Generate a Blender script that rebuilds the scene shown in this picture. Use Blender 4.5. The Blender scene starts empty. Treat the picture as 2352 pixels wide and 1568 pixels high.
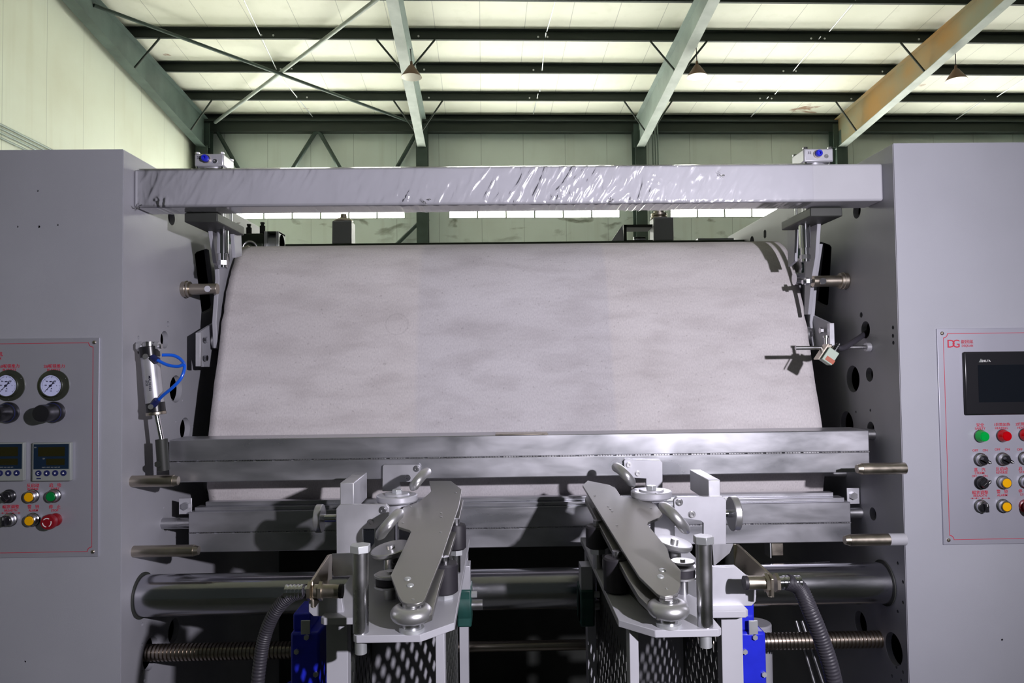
import bpy, bmesh, math, random
from mathutils import Vector, Matrix, noise

# ------------------------------------------------------------------ camera
W, H, F = 2352.0, 1568.0, 1650.0
CZ = 1.5                                    # eye height
VPX, VPY, LEAN = 1151.0, 838.0, -0.0118
_v = Vector(((VPX - W/2)/F, (H/2 - VPY)/F, -1)).normalized()      # machine +Y seen by the camera
_a = Vector((LEAN, 1, 0)); _u = (_a - _a.dot(_v)*_v).normalized()
_x = _v.cross(_u)
RC = Matrix((_x, _v, _u))                   # camera axes -> world
cam_d = bpy.data.cameras.new('camera'); cam = bpy.data.objects.new('camera', cam_d)
bpy.context.scene.collection.objects.link(cam)
cam_d.sensor_width = 36; cam_d.lens = F/W*36; cam_d.clip_start = .02
cam.matrix_world = Matrix.Translation((0, 0, CZ)) @ RC.to_4x4()
SC = bpy.context.scene; SC.camera = cam
COL = SC.collection

# ------------------------------------------------------------------ light and exposure
vs = SC.view_settings
vs.view_transform = 'Standard'; vs.look = 'None'; vs.gamma = 1; vs.use_curve_mapping = False
vs.exposure = 0.0
wd = bpy.data.worlds.new('world'); SC.world = wd; wd.use_nodes = True
wd.node_tree.nodes['Background'].inputs[0].default_value = (.80, .92, .86, 1)
wd.node_tree.nodes['Background'].inputs[1].default_value = .03
fl = bpy.data.lights.new('flash', 'SPOT'); fl.energy = 262; fl.color = (.95, .91, 1.0); fl.shadow_soft_size = .03
fl.spot_size = math.radians(100); fl.spot_blend = 1.0
flo = bpy.data.objects.new('flash', fl); COL.objects.link(flo); flo.location = (1.04, -.34, CZ+.34)
flo.rotation_euler = (Vector((.12, 1.9, CZ-.02))-flo.location).to_track_quat('-Z', 'Y').to_euler()
WINDOW_POWER = 13.5
try: SC.cycles.max_bounces = 8; SC.cycles.diffuse_bounces = 5
except Exception: pass

# ------------------------------------------------------------------ pixel -> place
def ray(px, py):
    return (RC @ Vector(((px - W/2)/F, (H/2 - py)/F, -1)))
def at(px, py, Y):
    r = ray(px, py); return Vector((0, 0, CZ)) + r*(Y/r.y)
def atx(px, py, X):
    r = ray(px, py); return Vector((0, 0, CZ)) + r*(X/r.x)
def onz(px, py, z):
    r = ray(px, py); return Vector((0, 0, CZ)) + r*((z-CZ)/r.z)
def onp(px, py, p, n):
    r = ray(px, py); o = Vector((0, 0, CZ)); return o + r*((Vector(p)-o).dot(n)/r.dot(n))
BROT = math.radians(1.42)
BM = Matrix.Rotation(BROT, 4, 'Z'); BI = BM.inverted()
def atb(px, py, Y):                         # building axes
    r = BI.to_3x3() @ ray(px, py); return Vector((0, 0, CZ)) + r*(Y/r.y)
def atbx(px, py, X):
    r = BI.to_3x3() @ ray(px, py); return Vector((0, 0, CZ)) + r*(X/r.x)
def roofz(Y): return CZ + 6.80 + .08*(19.5-Y)
def atroof(px, py, d=0):
    r = BI.to_3x3() @ ray(px, py)
    t = (6.80 + .08*19.5 - d)/(r.z + .08*r.y)
    return Vector((0, 0, CZ)) + r*t

# ------------------------------------------------------------------ materials
MATS = {}
def mat(name, col, rough=.5, metal=0.0, emit=None, estr=0, noise_amt=0, scale=20, bump=0, bscale=200, stretch=(1,1,1), rnoise=0, spec=.5, coat=0, trans=0, col2=None, detail=6):
    m = bpy.data.materials.new(name); m.use_nodes = True; nt = m.node_tree; N = nt.nodes; L = nt.links
    b = N['Principled BSDF']; b.inputs['Base Color'].default_value = (*col, 1); b.inputs['Roughness'].default_value = rough
    b.inputs['Metallic'].default_value = metal; b.inputs['Specular IOR Level'].default_value = spec
    if coat: b.inputs['Coat Weight'].default_value = coat
    if trans: b.inputs['Transmission Weight'].default_value = trans
    if emit: b.inputs['Emission Color'].default_value = (*emit, 1); b.inputs['Emission Strength'].default_value = estr
    tc = N.new('ShaderNodeTexCoord'); mp = N.new('ShaderNodeMapping'); mp.inputs['Scale'].default_value = stretch
    L.new(tc.outputs['Object'], mp.inputs[0])
    if noise_amt or rnoise or col2:
        n = N.new('ShaderNodeTexNoise'); n.inputs['Scale'].default_value = scale; n.inputs['Detail'].default_value = detail; L.new(mp.outputs[0], n.inputs[0])
        if noise_amt or col2:
            cr = N.new('ShaderNodeValToRGB'); L.new(n.outputs[0], cr.inputs[0])
            c2 = col2 or tuple(c*(1-noise_amt) for c in col); c1 = col if col2 else tuple(min(1, c*(1+noise_amt*.6)) for c in col)
            cr.color_ramp.elements[0].position = .35; cr.color_ramp.elements[0].color = (*c2, 1)
            cr.color_ramp.elements[1].position = .65; cr.color_ramp.elements[1].color = (*c1, 1)
            L.new(cr.outputs[0], b.inputs['Base Color'])
        if rnoise:
            mr = N.new('ShaderNodeMapRange'); mr.inputs[1].default_value = .3; mr.inputs[2].default_value = .7
            mr.inputs[3].default_value = max(.02, rough-rnoise); mr.inputs[4].default_value = min(1, rough+rnoise)
            L.new(n.outputs[0], mr.inputs[0]); L.new(mr.outputs[0], b.inputs['Roughness'])
    if bump:
        n2 = N.new('ShaderNodeTexNoise'); n2.inputs['Scale'].default_value = bscale; n2.inputs['Detail'].default_value = 4
        L.new(mp.outputs[0], n2.inputs[0]); bp = N.new('ShaderNodeBump'); bp.inputs['Strength'].default_value = bump; bp.inputs['Distance'].default_value = .002
        L.new(n2.outputs[0], bp.inputs['Height']); L.new(bp.outputs[0], b.inputs['Normal'])
    MATS[name] = m; return m
mat('grey_paint', (.37, .375, .42), .42, bump=.10, bscale=900, noise_amt=.05, scale=3)
mat('side_plate_paint', (.37, .37, .41), .5, bump=.08, bscale=700, noise_amt=.08, scale=4)
mat('light_paint', (.43, .43, .47), .4, noise_amt=.06, scale=8)
mat('beam_paint', (.46, .46, .50), .38, noise_amt=.05, scale=5)
mat('green_steel', (.055, .082, .070), .55, noise_amt=.25, scale=2)
mat('rafter_steel', (.30, .36, .33), .5, noise_amt=.2, scale=1.5)
mat('pale_steel', (.38, .42, .39), .5, noise_amt=.15, scale=3)
mat('rust_steel', (.34, .19, .06), .6, col2=(.22, .23, .16), scale=.7)
mat('gable_steel', (.085, .12, .105), .55, noise_amt=.25, scale=2)
mat('purlin_steel', (.035, .045, .038), .7)
mat('galvanised', (.62, .64, .66), .42, .7, rnoise=.15, scale=6)
mat('chrome', (.78, .78, .82), .10, 1)
mat('roller_steel', (.56, .56, .60), .20, 1, rnoise=.07, scale=9, stretch=(.4, 2, 2))
mat('dull_roller', (.50, .50, .50), .36, 1, rnoise=.06, scale=9, stretch=(.4, 2, 2))
mat('steel', (.56, .56, .58), .30, 1, rnoise=.10, scale=14)
mat('satin_steel', (.40, .395, .385), .34, .85, rnoise=.06, scale=6)
mat('ring_steel', (.60, .60, .61), .36, .85)
mat('nickel', (.50, .45, .38), .34, 1, rnoise=.08, scale=30)
mat('threaded_steel', (.42, .37, .32), .30, 1)
mat('aluminium', (.56, .56, .60), .40, .55, rnoise=.1, scale=12, noise_amt=.10)
mat('bright_aluminium', (.56, .56, .61), .38, .4, noise_amt=.06)
mat('panel_aluminium', (.50, .50, .58), .42, .55, rnoise=.05, scale=1.5, stretch=(3, 1, .25))
mat('black_plastic', (.015, .015, .018), .28)
mat('black_rubber', (.022, .02, .026), .55)
mat('conduit_rubber', (.035, .033, .042), .45)
mat('dark', (.012, .013, .012), .7)
mat('dark_guard', (.035, .038, .034), .55, noise_amt=.3, scale=6)
mat('green_cast', (.015, .07, .06), .45, noise_amt=.2, scale=30)
mat('dark_green_beam', (.035, .05, .03), .5)
mat('blue_paint', (.02, .03, .62), .3, noise_amt=.1)
mat('blue_hose', (.01, .12, .75), .2, spec=.7)
mat('blue_fitting', (.02, .03, .65), .3)
mat('red_ink', (.50, .02, .05), .5)
mat('yellow_button', (.85, .42, .0), .35)
mat('green_button', (.0, .20, .04), .35)
mat('green_lens', (.0, .36, .05), .2, coat=.5)
mat('red_lens', (.48, .0, .005), .2, coat=.5)
mat('stop_red', (.22, .005, .012), .35)
mat('white_mark', (.85, .85, .85), .5)
mat('dial_white', (.62, .65, .95), .5)
mat('dial_ink', (.02, .02, .05), .5)
mat('controller_grey', (.27, .29, .28), .45)
mat('controller_screen', (.01, .022, .045), .12)
mat('digit_dark', (.02, .018, .004), .3)
mat('touch_screen', (.008, .010, .014), .12)
mat('navy_button', (.015, .02, .10), .4)
mat('orange_ring', (.45, .18, .06), .4, .3)
mat('sensor_grey', (.42, .50, .42), .45)
mat('sensor_label', (.42, .10, .05), .4)
mat('lamp_brown', (.16, .085, .045), .5)
mat('lamp_inner', (.45, .42, .36), .25, .6)
mat('glass_bulb', (.9, .9, .85), .15)
mat('concrete', (.10, .105, .10), .7, noise_amt=.25, scale=3)
mat('window_frame', (.55, .58, .56), .5)
mat('daylight_pane', (.9, .95, .93), .5, emit=(1.0, 1.0, .90), estr=WINDOW_POWER)
mat('copper_washer', (.4, .16, .08), .4, .5)

FELT_RING = 1.10
def felt():
    m = bpy.data.materials.new('felt'); m.use_nodes = True; nt = m.node_tree; N = nt.nodes; L = nt.links
    b = N['Principled BSDF']; b.inputs['Roughness'].default_value = .95; b.inputs['Specular IOR Level'].default_value = .1
    tc = N.new('ShaderNodeTexCoord')
    def noi(scale, st, det=5, dist=0):
        mp = N.new('ShaderNodeMapping'); mp.inputs['Scale'].default_value = st; L.new(tc.outputs['UV'], mp.inputs[0])
        n = N.new('ShaderNodeTexNoise'); n.inputs['Scale'].default_value = scale; n.inputs['Detail'].default_value = det; n.inputs['Distortion'].default_value = dist
        L.new(mp.outputs[0], n.inputs[0]); return n
    def ramp(src, p0, c0, p1, c1):
        r = N.new('ShaderNodeValToRGB'); r.color_ramp.elements[0].position = p0; r.color_ramp.elements[1].position = p1
        r.color_ramp.elements[0].color = (*c0, 1); r.color_ramp.elements[1].color = (*c1, 1); L.new(src, r.inputs[0]); return r
    def mul(a, bb, f=1):
        x = N.new('ShaderNodeMix'); x.data_type = 'RGBA'; x.blend_type = 'MULTIPLY'; x.inputs[0].default_value = f
        L.new(a, x.inputs[6]); L.new(bb, x.inputs[7]); return x.outputs[2]
    big = ramp(noi(2.0, (1, 2, 1), 6, .2).outputs[0], .3, (.58, .545, .55), .68, (.68, .645, .655))
    mid = ramp(noi(6, (1, 3, 1), 8, .3).outputs[0], .3, (.86, .85, .85), .55, (1, 1, 1))
    fine = ramp(noi(260, (1, .5, 1), 2).outputs[0], .3, (.86, .86, .87), .7, (1.0, 1.0, 1.0))
    speck = ramp(noi(90, (1, 1, 1), 3).outputs[0], .27, (.6, .58, .58), .36, (1, 1, 1))
    c = mul(big.outputs[0], mid.outputs[0]); c = mul(c, fine.outputs[0]); c = mul(c, speck.outputs[0], .5)
    sx = N.new('ShaderNodeSeparateXYZ'); L.new(tc.outputs['UV'], sx.inputs[0])
    def mt(op, a, v=None, v2=None):
        x = N.new('ShaderNodeMath'); x.operation = op
        for i, q in enumerate((a, v, v2)):
            if q is None: continue
            if isinstance(q, (int, float)): x.inputs[i].default_value = q
            else: L.new(q, x.inputs[i])
        return x.outputs[0]
    def mr(src, a, b_, o0, o1):
        r = N.new('ShaderNodeMapRange'); r.inputs[1].default_value = a; r.inputs[2].default_value = b_; r.inputs[3].default_value = o0; r.inputs[4].default_value = o1; L.new(src, r.inputs[0]); return r.outputs[0]
    band = mt('MULTIPLY', mr(sx.outputs[0], -.262, -.245, 0, 1), mr(sx.outputs[0], .330, .342, 1, 0))
    t = N.new('ShaderNodeMix'); t.data_type = 'RGBA'; t.blend_type = 'MULTIPLY'; L.new(mt('MULTIPLY', band, .9), t.inputs[0]); L.new(c, t.inputs[6]); t.inputs[7].default_value = (.92, .935, .97, 1); c = t.outputs[2]
    d = mt('SQRT', mt('ADD', mt('POWER', mt('ADD', sx.outputs[0], .318), 2), mt('POWER', mt('ADD', sx.outputs[1], -FELT_RING), 2)))
    ring = mt('LESS_THAN', mt('ABSOLUTE', mt('SUBTRACT', d, .034)), .0022)
    t = N.new('ShaderNodeMix'); t.data_type = 'RGBA'; t.blend_type = 'MULTIPLY'; L.new(mt('MULTIPLY', ring, .6), t.inputs[0]); L.new(c, t.inputs[6]); t.inputs[7].default_value = (.86, .86, .86, 1); c = t.outputs[2]
    L.new(c, b.inputs['Base Color'])
    bp = N.new('ShaderNodeBump'); bp.inputs['Strength'].default_value = .25; bp.inputs['Distance'].default_value = .001
    L.new(noi(320, (1, .4, 1), 3).outputs[0], bp.inputs['Height']); L.new(bp.outputs[0], b.inputs['Normal'])
    MATS['felt'] = m
felt()

def wallmat(name, base, dirty, seam_axis=0, pitch=1.0, seam=.012, streak=.5, rust=False, mould=False):
    """sheet panels: seams every <pitch> metres, water streaks and stains of their own shape"""
    m = bpy.data.materials.new(name); m.use_nodes = True; nt = m.node_tree; N = nt.nodes; L = nt.links
    b = N['Principled BSDF']; b.inputs['Roughness'].default_value = .6
    tc = N.new('ShaderNodeTexCoord'); sx = N.new('ShaderNodeSeparateXYZ'); L.new(tc.outputs['Object'], sx.inputs[0])
    def math_(op, a, v=None, v2=None):
        x = N.new('ShaderNodeMath'); x.operation = op
        for i, q in enumerate((a, v, v2)):
            if q is None: continue
            if isinstance(q, (int, float)): x.inputs[i].default_value = q
            else: L.new(q, x.inputs[i])
        return x.outputs[0]
    fr = math_('FRACT', math_('DIVIDE', sx.outputs[seam_axis], pitch))
    sm = math_('LESS_THAN', fr, seam/pitch)
    def noi(scale, st, det=5, dist=0):
        mp = N.new('ShaderNodeMapping'); mp.inputs['Scale'].default_value = st; L.new(tc.outputs['Object'], mp.inputs[0])
        n = N.new('ShaderNodeTexNoise'); n.inputs['Scale'].default_value = scale; n.inputs['Detail'].default_value = det; n.inputs['Distortion'].default_value = dist
        L.new(mp.outputs[0], n.inputs[0]); return n.outputs[0]
    def ramp(src, p0, p1):
        r = N.new('ShaderNodeMapRange'); r.inputs[1].default_value = p0; r.inputs[2].default_value = p1; L.new(src, r.inputs[0]); return r.outputs[0]
    def mix(a, bb, f):
        x = N.new('ShaderNodeMix'); x.data_type = 'RGBA'
        if isinstance(f, (int, float)): x.inputs[0].default_value = f
        else: L.new(f, x.inputs[0])
        for i, q in ((6, a), (7, bb)):
            if isinstance(q, tuple): x.inputs[i].default_value = (*q, 1)
            else: L.new(q, x.inputs[i])
        return x.outputs[2]
    st = (.6, .6, .6); st2 = (2.5, 2.5, .12) if seam_axis != 2 else st
    c = mix(base, dirty, math_('MULTIPLY', ramp(noi(1.1, st), .42, .75), streak))
    c = mix(c, dirty, math_('MULTIPLY', ramp(noi(1.6, st2, 4), .55, .8), streak))
    c = mix(c, tuple(x*.55 for x in base), math_('MULTIPLY', sm, .8))
    if rust: c = mix(c, (.30, .11, .04), math_('MULTIPLY', ramp(noi(1.1, (.55, 1.1, 1), 8, 1), .70, .74), .8))
    if mould:
        band = math_('MULTIPLY', ramp(sx.outputs[2], 4.7, 5.35), 1.0)
        f = math_('MULTIPLY', ramp(noi(1.4, (1, 1, 2.2), 9, .5), .56, .68), band)
        below = math_('LESS_THAN', sx.outputs[2], 5.55)
        c = mix(c, (.09, .09, .04), math_('MULTIPLY', math_('MULTIPLY', f, below), .7))
    L.new(c, b.inputs['Base Color']); MATS[name] = m
wallmat('roof_sheet', (.86, .85, .74), (.68, .68, .54), 0, .95, .014, .35, rust=True)
wallmat('back_sheet', (.82, .89, .86), (.66, .69, .64), 0, 1.16, .014, .5, mould=True)
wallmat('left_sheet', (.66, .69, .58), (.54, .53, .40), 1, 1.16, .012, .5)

def metal_sheet():
    """cold-rolled tube with pale bloom and darker smears"""
    m = bpy.data.materials.new('tube_steel'); m.use_nodes = True; nt = m.node_tree; N = nt.nodes; L = nt.links
    b = N['Principled BSDF']; b.inputs['Metallic'].default_value = .85
    tc = N.new('ShaderNodeTexCoord'); mp = N.new('ShaderNodeMapping'); mp.inputs['Scale'].default_value = (1.6, 3, 4.5); L.new(tc.outputs['Object'], mp.inputs[0])
    n = N.new('ShaderNodeTexNoise'); n.inputs['Scale'].default_value = 3; n.inputs['Detail'].default_value = 8; n.inputs['Distortion'].default_value = .3; L.new(mp.outputs[0], n.inputs[0])
    r = N.new('ShaderNodeValToRGB'); r.color_ramp.elements[0].position = .3; r.color_ramp.elements[0].color = (.40, .41, .44, 1)
    r.color_ramp.elements[1].position = .60; r.color_ramp.elements[1].color = (.56, .56, .60, 1)
    e = r.color_ramp.elements.new(.72); e.color = (.63, .63, .68, 1)
    L.new(n.outputs[0], r.inputs[0]); L.new(r.outputs[0], b.inputs['Base Color'])
    mr = N.new('ShaderNodeMapRange'); mr.inputs[1].default_value = .35; mr.inputs[2].default_value = .75; mr.inputs[3].default_value = .27; mr.inputs[4].default_value = .44
    L.new(n.outputs[0], mr.inputs[0]); L.new(mr.outputs[0], b.inputs['Roughness'])
    MATS['tube_steel'] = m
metal_sheet()
def film():
    m = bpy.data.materials.new('plastic_film'); m.use_nodes = True; nt = m.node_tree; N = nt.nodes; L = nt.links
    out = N['Material Output']; N.remove(N['Principled BSDF'])
    t = N.new('ShaderNodeBsdfTransparent'); g = N.new('ShaderNodeBsdfGlossy'); g.inputs['Roughness'].default_value = .16
    g.inputs['Color'].default_value = (1, 1, 1, 1)
    lw = N.new('ShaderNodeFresnel'); lw.inputs[0].default_value = 1.45
    mx = N.new('ShaderNodeMixShader'); ad = N.new('ShaderNodeMath'); ad.operation = 'MULTIPLY_ADD'; ad.inputs[1].default_value = 1.6; ad.inputs[2].default_value = .04
    L.new(lw.outputs[0], ad.inputs[0]); L.new(ad.outputs[0], mx.inputs[0]); L.new(t.outputs[0], mx.inputs[1]); L.new(g.outputs[0], mx.inputs[2])
    L.new(mx.outputs[0], out.inputs[0]); MATS['plastic_film'] = m
film()

# ------------------------------------------------------------------ mesh helpers
def finish(bm, name, m, parent=None, bevel=0, smooth=True, recalc=True):
    if recalc: bmesh.ops.recalc_face_normals(bm, faces=bm.faces[:])
    if smooth:
        for f in bm.faces: f.smooth = True
        for e in bm.edges:
            if len(e.link_faces) == 2:
                if e.calc_face_angle(0) > math.radians(32): e.smooth = False
    me = bpy.data.meshes.new(name); bm.to_mesh(me); bm.free()
    mm = m if isinstance(m, (list, tuple)) else [m]
    for q in mm: me.materials.append(MATS[q])
    o = bpy.data.objects.new(name, me); COL.objects.link(o)
    if parent is not None: o.parent = parent; o.matrix_parent_inverse = parent.matrix_basis.inverted() if parent.type != 'EMPTY' or True else Matrix()
    if bevel:
        b = o.modifiers.new('edge', 'BEVEL'); b.width = bevel; b.segments = 2; b.limit_method = 'ANGLE'; b.angle_limit = math.radians(40)
    return o
class MB:
    def __init__(s): s.bm = bmesh.new()
    def box(s, c, d, R=None):
        c = Vector(c); M = Matrix.Translation(c) @ ((R.to_4x4() if R else Matrix())) @ Matrix.Diagonal((d[0], d[1], d[2], 1))
        bmesh.ops.create_cube(s.bm, size=1, matrix=M); return s
    def span(s, a, b):
        a, b = Vector(a), Vector(b); return s.box((a+b)/2, [abs(x) for x in (b-a)])
    def cyl(s, p0, p1, r, r2=None, seg=32):
        p0, p1 = Vector(p0), Vector(p1); d = p1-p0; q = d.to_track_quat('Z', 'Y').to_matrix().to_4x4()
        bmesh.ops.create_cone(s.bm, cap_ends=True, segments=seg, radius1=r, radius2=r if r2 is None else r2, depth=d.length, matrix=Matrix.Translation((p0+p1)/2) @ q); return s
    def hexa(s, p0, p1, r): return s.cyl(p0, p1, r, seg=6)
    def ball(s, c, r, sc=(1, 1, 1)):
        bmesh.ops.create_uvsphere(s.bm, u_segments=24, v_segments=14, radius=r, matrix=Matrix.Translation(Vector(c)) @ Matrix.Diagonal((*sc, 1))); return s
    def prism(s, pts, d):
        d = Vector(d); a = [s.bm.verts.new(Vector(p)) for p in pts]; b = [s.bm.verts.new(Vector(p)+d) for p in pts]; n = len(pts)
        s.bm.faces.new(a); s.bm.faces.new(b[::-1])
        for i in range(n): s.bm.faces.new((a[i], b[i], b[(i+1) % n], a[(i+1) % n]))
        return s
    def lathe(s, prof, o, axis, seg=40):                        # prof: (radius, along)
        o = Vector(o); q = Vector(axis).to_track_quat('Z', 'Y').to_matrix(); rings = []
        for r, h in prof:
            rings.append([s.bm.verts.new(o + q @ Vector((max(r, 1e-5)*math.cos(2*math.pi*k/seg), max(r, 1e-5)*math.sin(2*math.pi*k/seg), h))) for k in range(seg)])
        for a, b in zip(rings, rings[1:]):
            for k in range(seg): s.bm.faces.new((a[k], a[(k+1) % seg], b[(k+1) % seg], b[k]))
        s.bm.faces.new(rings[0][::-1]); s.bm.faces.new(rings[-1]); return s
    def torus(s, c, axis, R, r, seg=48, sub=16, a0=0, a1=2*math.pi, flat=1.0):
        c = Vector(c); q = Vector(axis).to_track_quat('Z', 'Y').to_matrix(); full = abs(a1-a0-2*math.pi) < 1e-6; rings = []
        for i in range(seg + (0 if full else 1)):
            t = a0 + (a1-a0)*i/seg
            rings.append([s.bm.verts.new(c + q @ Vector(((R + r*math.cos(p))*math.cos(t), (R + r*math.cos(p))*math.sin(t), r*flat*math.sin(p)))) for p in [2*math.pi*j/sub for j in range(sub)]])
        n = len(rings)
        for i in range(n if full else n-1):
            a, b = rings[i], rings[(i+1) % n]
            for j in range(sub): s.bm.faces.new((a[j], b[j], b[(j+1) % sub], a[(j+1) % sub]))
        if not full: s.bm.faces.new(rings[0]); s.bm.faces.new(rings[-1][::-1])
        return s
    def tube(s, pts, r, sub=14, rad=None, smooth=6):
        P = [Vector(p) for p in pts]
        if smooth and len(P) > 2:
            Q = []
            for i in range(len(P)-1):
                p0 = P[max(i-1, 0)]; p1 = P[i]; p2 = P[i+1]; p3 = P[min(i+2, len(P)-1)]
                for k in range(smooth):
                    t = k/smooth
                    Q.append(.5*((2*p1)+(p2-p0)*t+(2*p0-5*p1+4*p2-p3)*t*t+(-p0+3*p1-3*p2+p3)*t**3))
            Q.append(P[-1]); P = Q
        up = None; rings = []
        for i, p in enumerate(P):
            d = (P[min(i+1, len(P)-1)]-P[max(i-1, 0)]).normalized()
            if up is None: up = d.orthogonal().normalized()
            up = (up - d*up.dot(d)).normalized(); sd = d.cross(up); rr = rad(i/(len(P)-1)) if rad else r
            rings.append([s.bm.verts.new(p + rr*(math.cos(2*math.pi*k/sub)*up + math.sin(2*math.pi*k/sub)*sd)) for k in range(sub)])
        for a, b in zip(rings, rings[1:]):
            for k in range(sub): s.bm.faces.new((a[k], a[(k+1) % sub], b[(k+1) % sub], b[k]))
        s.bm.faces.new(rings[0][::-1]); s.bm.faces.new(rings[-1]); return s
    def build(s, name, m, parent=None, bevel=0, **k): return finish(s.bm, name, m, parent, bevel, **k)

def tag(o, label, cat, group=None, kind=None):
    o['label'] = label; o['category'] = cat
    if group: o['group'] = group
    if kind: o['kind'] = kind
    return o
def struct(o): o['kind'] = 'structure'; return o
def empty(name, loc=(0, 0, 0), label=None, cat=None, group=None, building=False):
    o = bpy.data.objects.new(name, None); COL.objects.link(o); o.location = loc; o.empty_display_size = .05
    if building: o.rotation_euler.z = BROT; o.location = BM @ Vector(loc)
    o.matrix_basis                        # children below are given in world (or building) axes
    if label: tag(o, label, cat, group)
    return o
def inb(o):                               # a mesh written in building axes, turned into place
    if o.parent is None: o.rotation_euler.z = BROT
    return o
def bpart(mb, name, m, parent, bevel=0):  # part of a building thing: mesh in building axes
    o = mb.build(name, m, None, bevel); o.parent = parent
    o.matrix_parent_inverse = parent.matrix_basis.inverted() @ BM
    return o
def holed(outline, holes, thick, M, name, m, parent=None, bevel=0):
    """plate with real holes: outline and holes are lists of 2D points; thickness along local -z..+z, placed by M"""
    cu = bpy.data.curves.new('outline', 'CURVE'); cu.dimensions = '2D'; cu.fill_mode = 'BOTH'; cu.extrude = thick/2; cu.resolution_u = 1
    for pts in [outline] + list(holes):
        sp = cu.splines.new('POLY'); sp.points.add(len(pts)-1); sp.use_cyclic_u = True
        for p, q in zip(sp.points, pts): p.co = (q[0], q[1], 0, 1)
    co = bpy.data.objects.new('outline', cu); COL.objects.link(co)
    dg = bpy.context.evaluated_depsgraph_get(); dg.update()
    me = bpy.data.meshes.new_from_object(co.evaluated_get(dg)); bpy.data.objects.remove(co); bpy.data.curves.remove(cu)
    bm = bmesh.new(); bm.from_mesh(me); bpy.data.meshes.remove(me); bmesh.ops.remove_doubles(bm, verts=bm.verts[:], dist=1e-5); bm.transform(M)
    for f in bm.faces: f.material_index = 0
    return finish(bm, name, m, parent, bevel)
def circ(x, y, r, n=28): return [(x + r*math.cos(2*math.pi*k/n), y + r*math.sin(2*math.pi*k/n)) for k in range(n)]
def words_mesh(body, pos, h, m, parent, name='lettering', R=None, align='CENTER', lean=0, width=1.0, depth=.0003):
    cu = bpy.data.curves.new('t', 'FONT'); cu.body = body; cu.size = h; cu.align_x = align; cu.align_y = 'CENTER'; cu.extrude = depth; cu.resolution_u = 3; cu.offset = h*(.006 if m == 'red_ink' else .003)
    co = bpy.data.objects.new('t', cu); COL.objects.link(co)
    dg = bpy.context.evaluated_depsgraph_get(); dg.update()
    me = bpy.data.meshes.new_from_object(co.evaluated_get(dg)); bpy.data.objects.remove(co); bpy.data.curves.remove(cu)
    M = Matrix.Translation(Vector(pos)) @ (R or Matrix.Rotation(math.pi/2, 3, 'X')).to_4x4() @ Matrix.Diagonal((width, 1, 1, 1))
    bm = bmesh.new(); bm.from_mesh(me); bpy.data.meshes.remove(me); bm.transform(M)
    for f in bm.faces: f.material_index = 0
    return finish(bm, name, m, parent, smooth=False)
# ================================================================== THE HALL
RX = (-7.33, -1.574, 4.295, 9.82, 15.7)         # frame lines of the hall (building axes)
def bmesh_struct(mb, name, m, bevel=0):
    return struct(inb(mb.build(name, m, None, bevel)))
bmesh_struct(MB().span((-7.75, -6, -.1), (19, 19.8, 0)), 'floor', 'concrete')
mb = MB()                                        # back wall around its windows; unseen lower strip added to light the ceiling
WZ0, WZ1 = CZ+4.02, CZ+5.40
wins = []
for (a, b) in ((540, 930), (1030, 1423), (1538, 1850)):
    wins.append((atb(a, 430, 19.6).x, atb(b, 430, 19.6).x))
wins[2] = (wins[2][0], wins[2][0]+4.6); wins.append((wins[2][0]+5.9, wins[2][0]+10.4))
LZ0, LZ1 = .9, 3.6  # added glowing lower panes, out of view, for more even ceiling light
xs = [-7.75] + [q for w in wins for q in w] + [19]
for z0, z1 in ((0, LZ0), (LZ1, WZ0), (WZ1, CZ+6.85)): mb.span((-7.75, 19.6, z0), (19, 19.75, z1))
for i in range(0, len(xs), 2):
    for z0, z1 in ((LZ0, LZ1), (WZ0, WZ1)): mb.span((xs[i], 19.6, z0), (xs[i+1], 19.75, z1))
bmesh_struct(mb, 'wall_back', 'back_sheet')
for i, (a, b) in enumerate(wins):
    for j, (z0, z1) in enumerate(((WZ0, WZ1), (LZ0, LZ1))):
        fr = MB(); n = 6; t = .035
        for k in range(n+1):
            x = a+(b-a)*k/n; fr.span((x-t*.6, 19.60, z0), (x+t*.6, 19.66, z1))
        for z in (z0, z1) + ((z1-.34,) if j == 0 else ((z0+z1)/2,)): fr.span((a, 19.60, z-t*.7), (b, 19.66, z+t*.7))
        w = bmesh_struct(fr, 'window_%d' % (i*2+j+1), 'window_frame')
        p = MB().span((a, 19.68, z0), (b, 19.70, z1)).build('window_pane', 'daylight_pane'); p.parent = w
mb = MB().span((-7.75, -6, 0), (-7.6, 19.75, CZ+9.2)); bmesh_struct(mb, 'wall_left', 'left_sheet')
mb = MB(); Y0, Y1 = 19.75, -6
mb.prism([(-7.75, Y0, roofz(Y0)), (19, Y0, roofz(Y0)), (19, Y1, roofz(Y1)), (-7.75, Y1, roofz(Y1))], (0, 0, .08))
bmesh_struct(mb, 'ceiling', 'roof_sheet')
# eave beam along the back wall
mb = MB().span((-7.6, 19.35, CZ+6.36), (19, 19.6, CZ+6.62)).span((-7.6, 19.25, CZ+6.62), (19, 19.6, CZ+6.66))
o = inb(mb.build('eave_beam', 'purlin_steel')); tag(o, 'dark green steel eave beam running above the clerestory windows of the back wall', 'beam', kind='structure')
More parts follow.
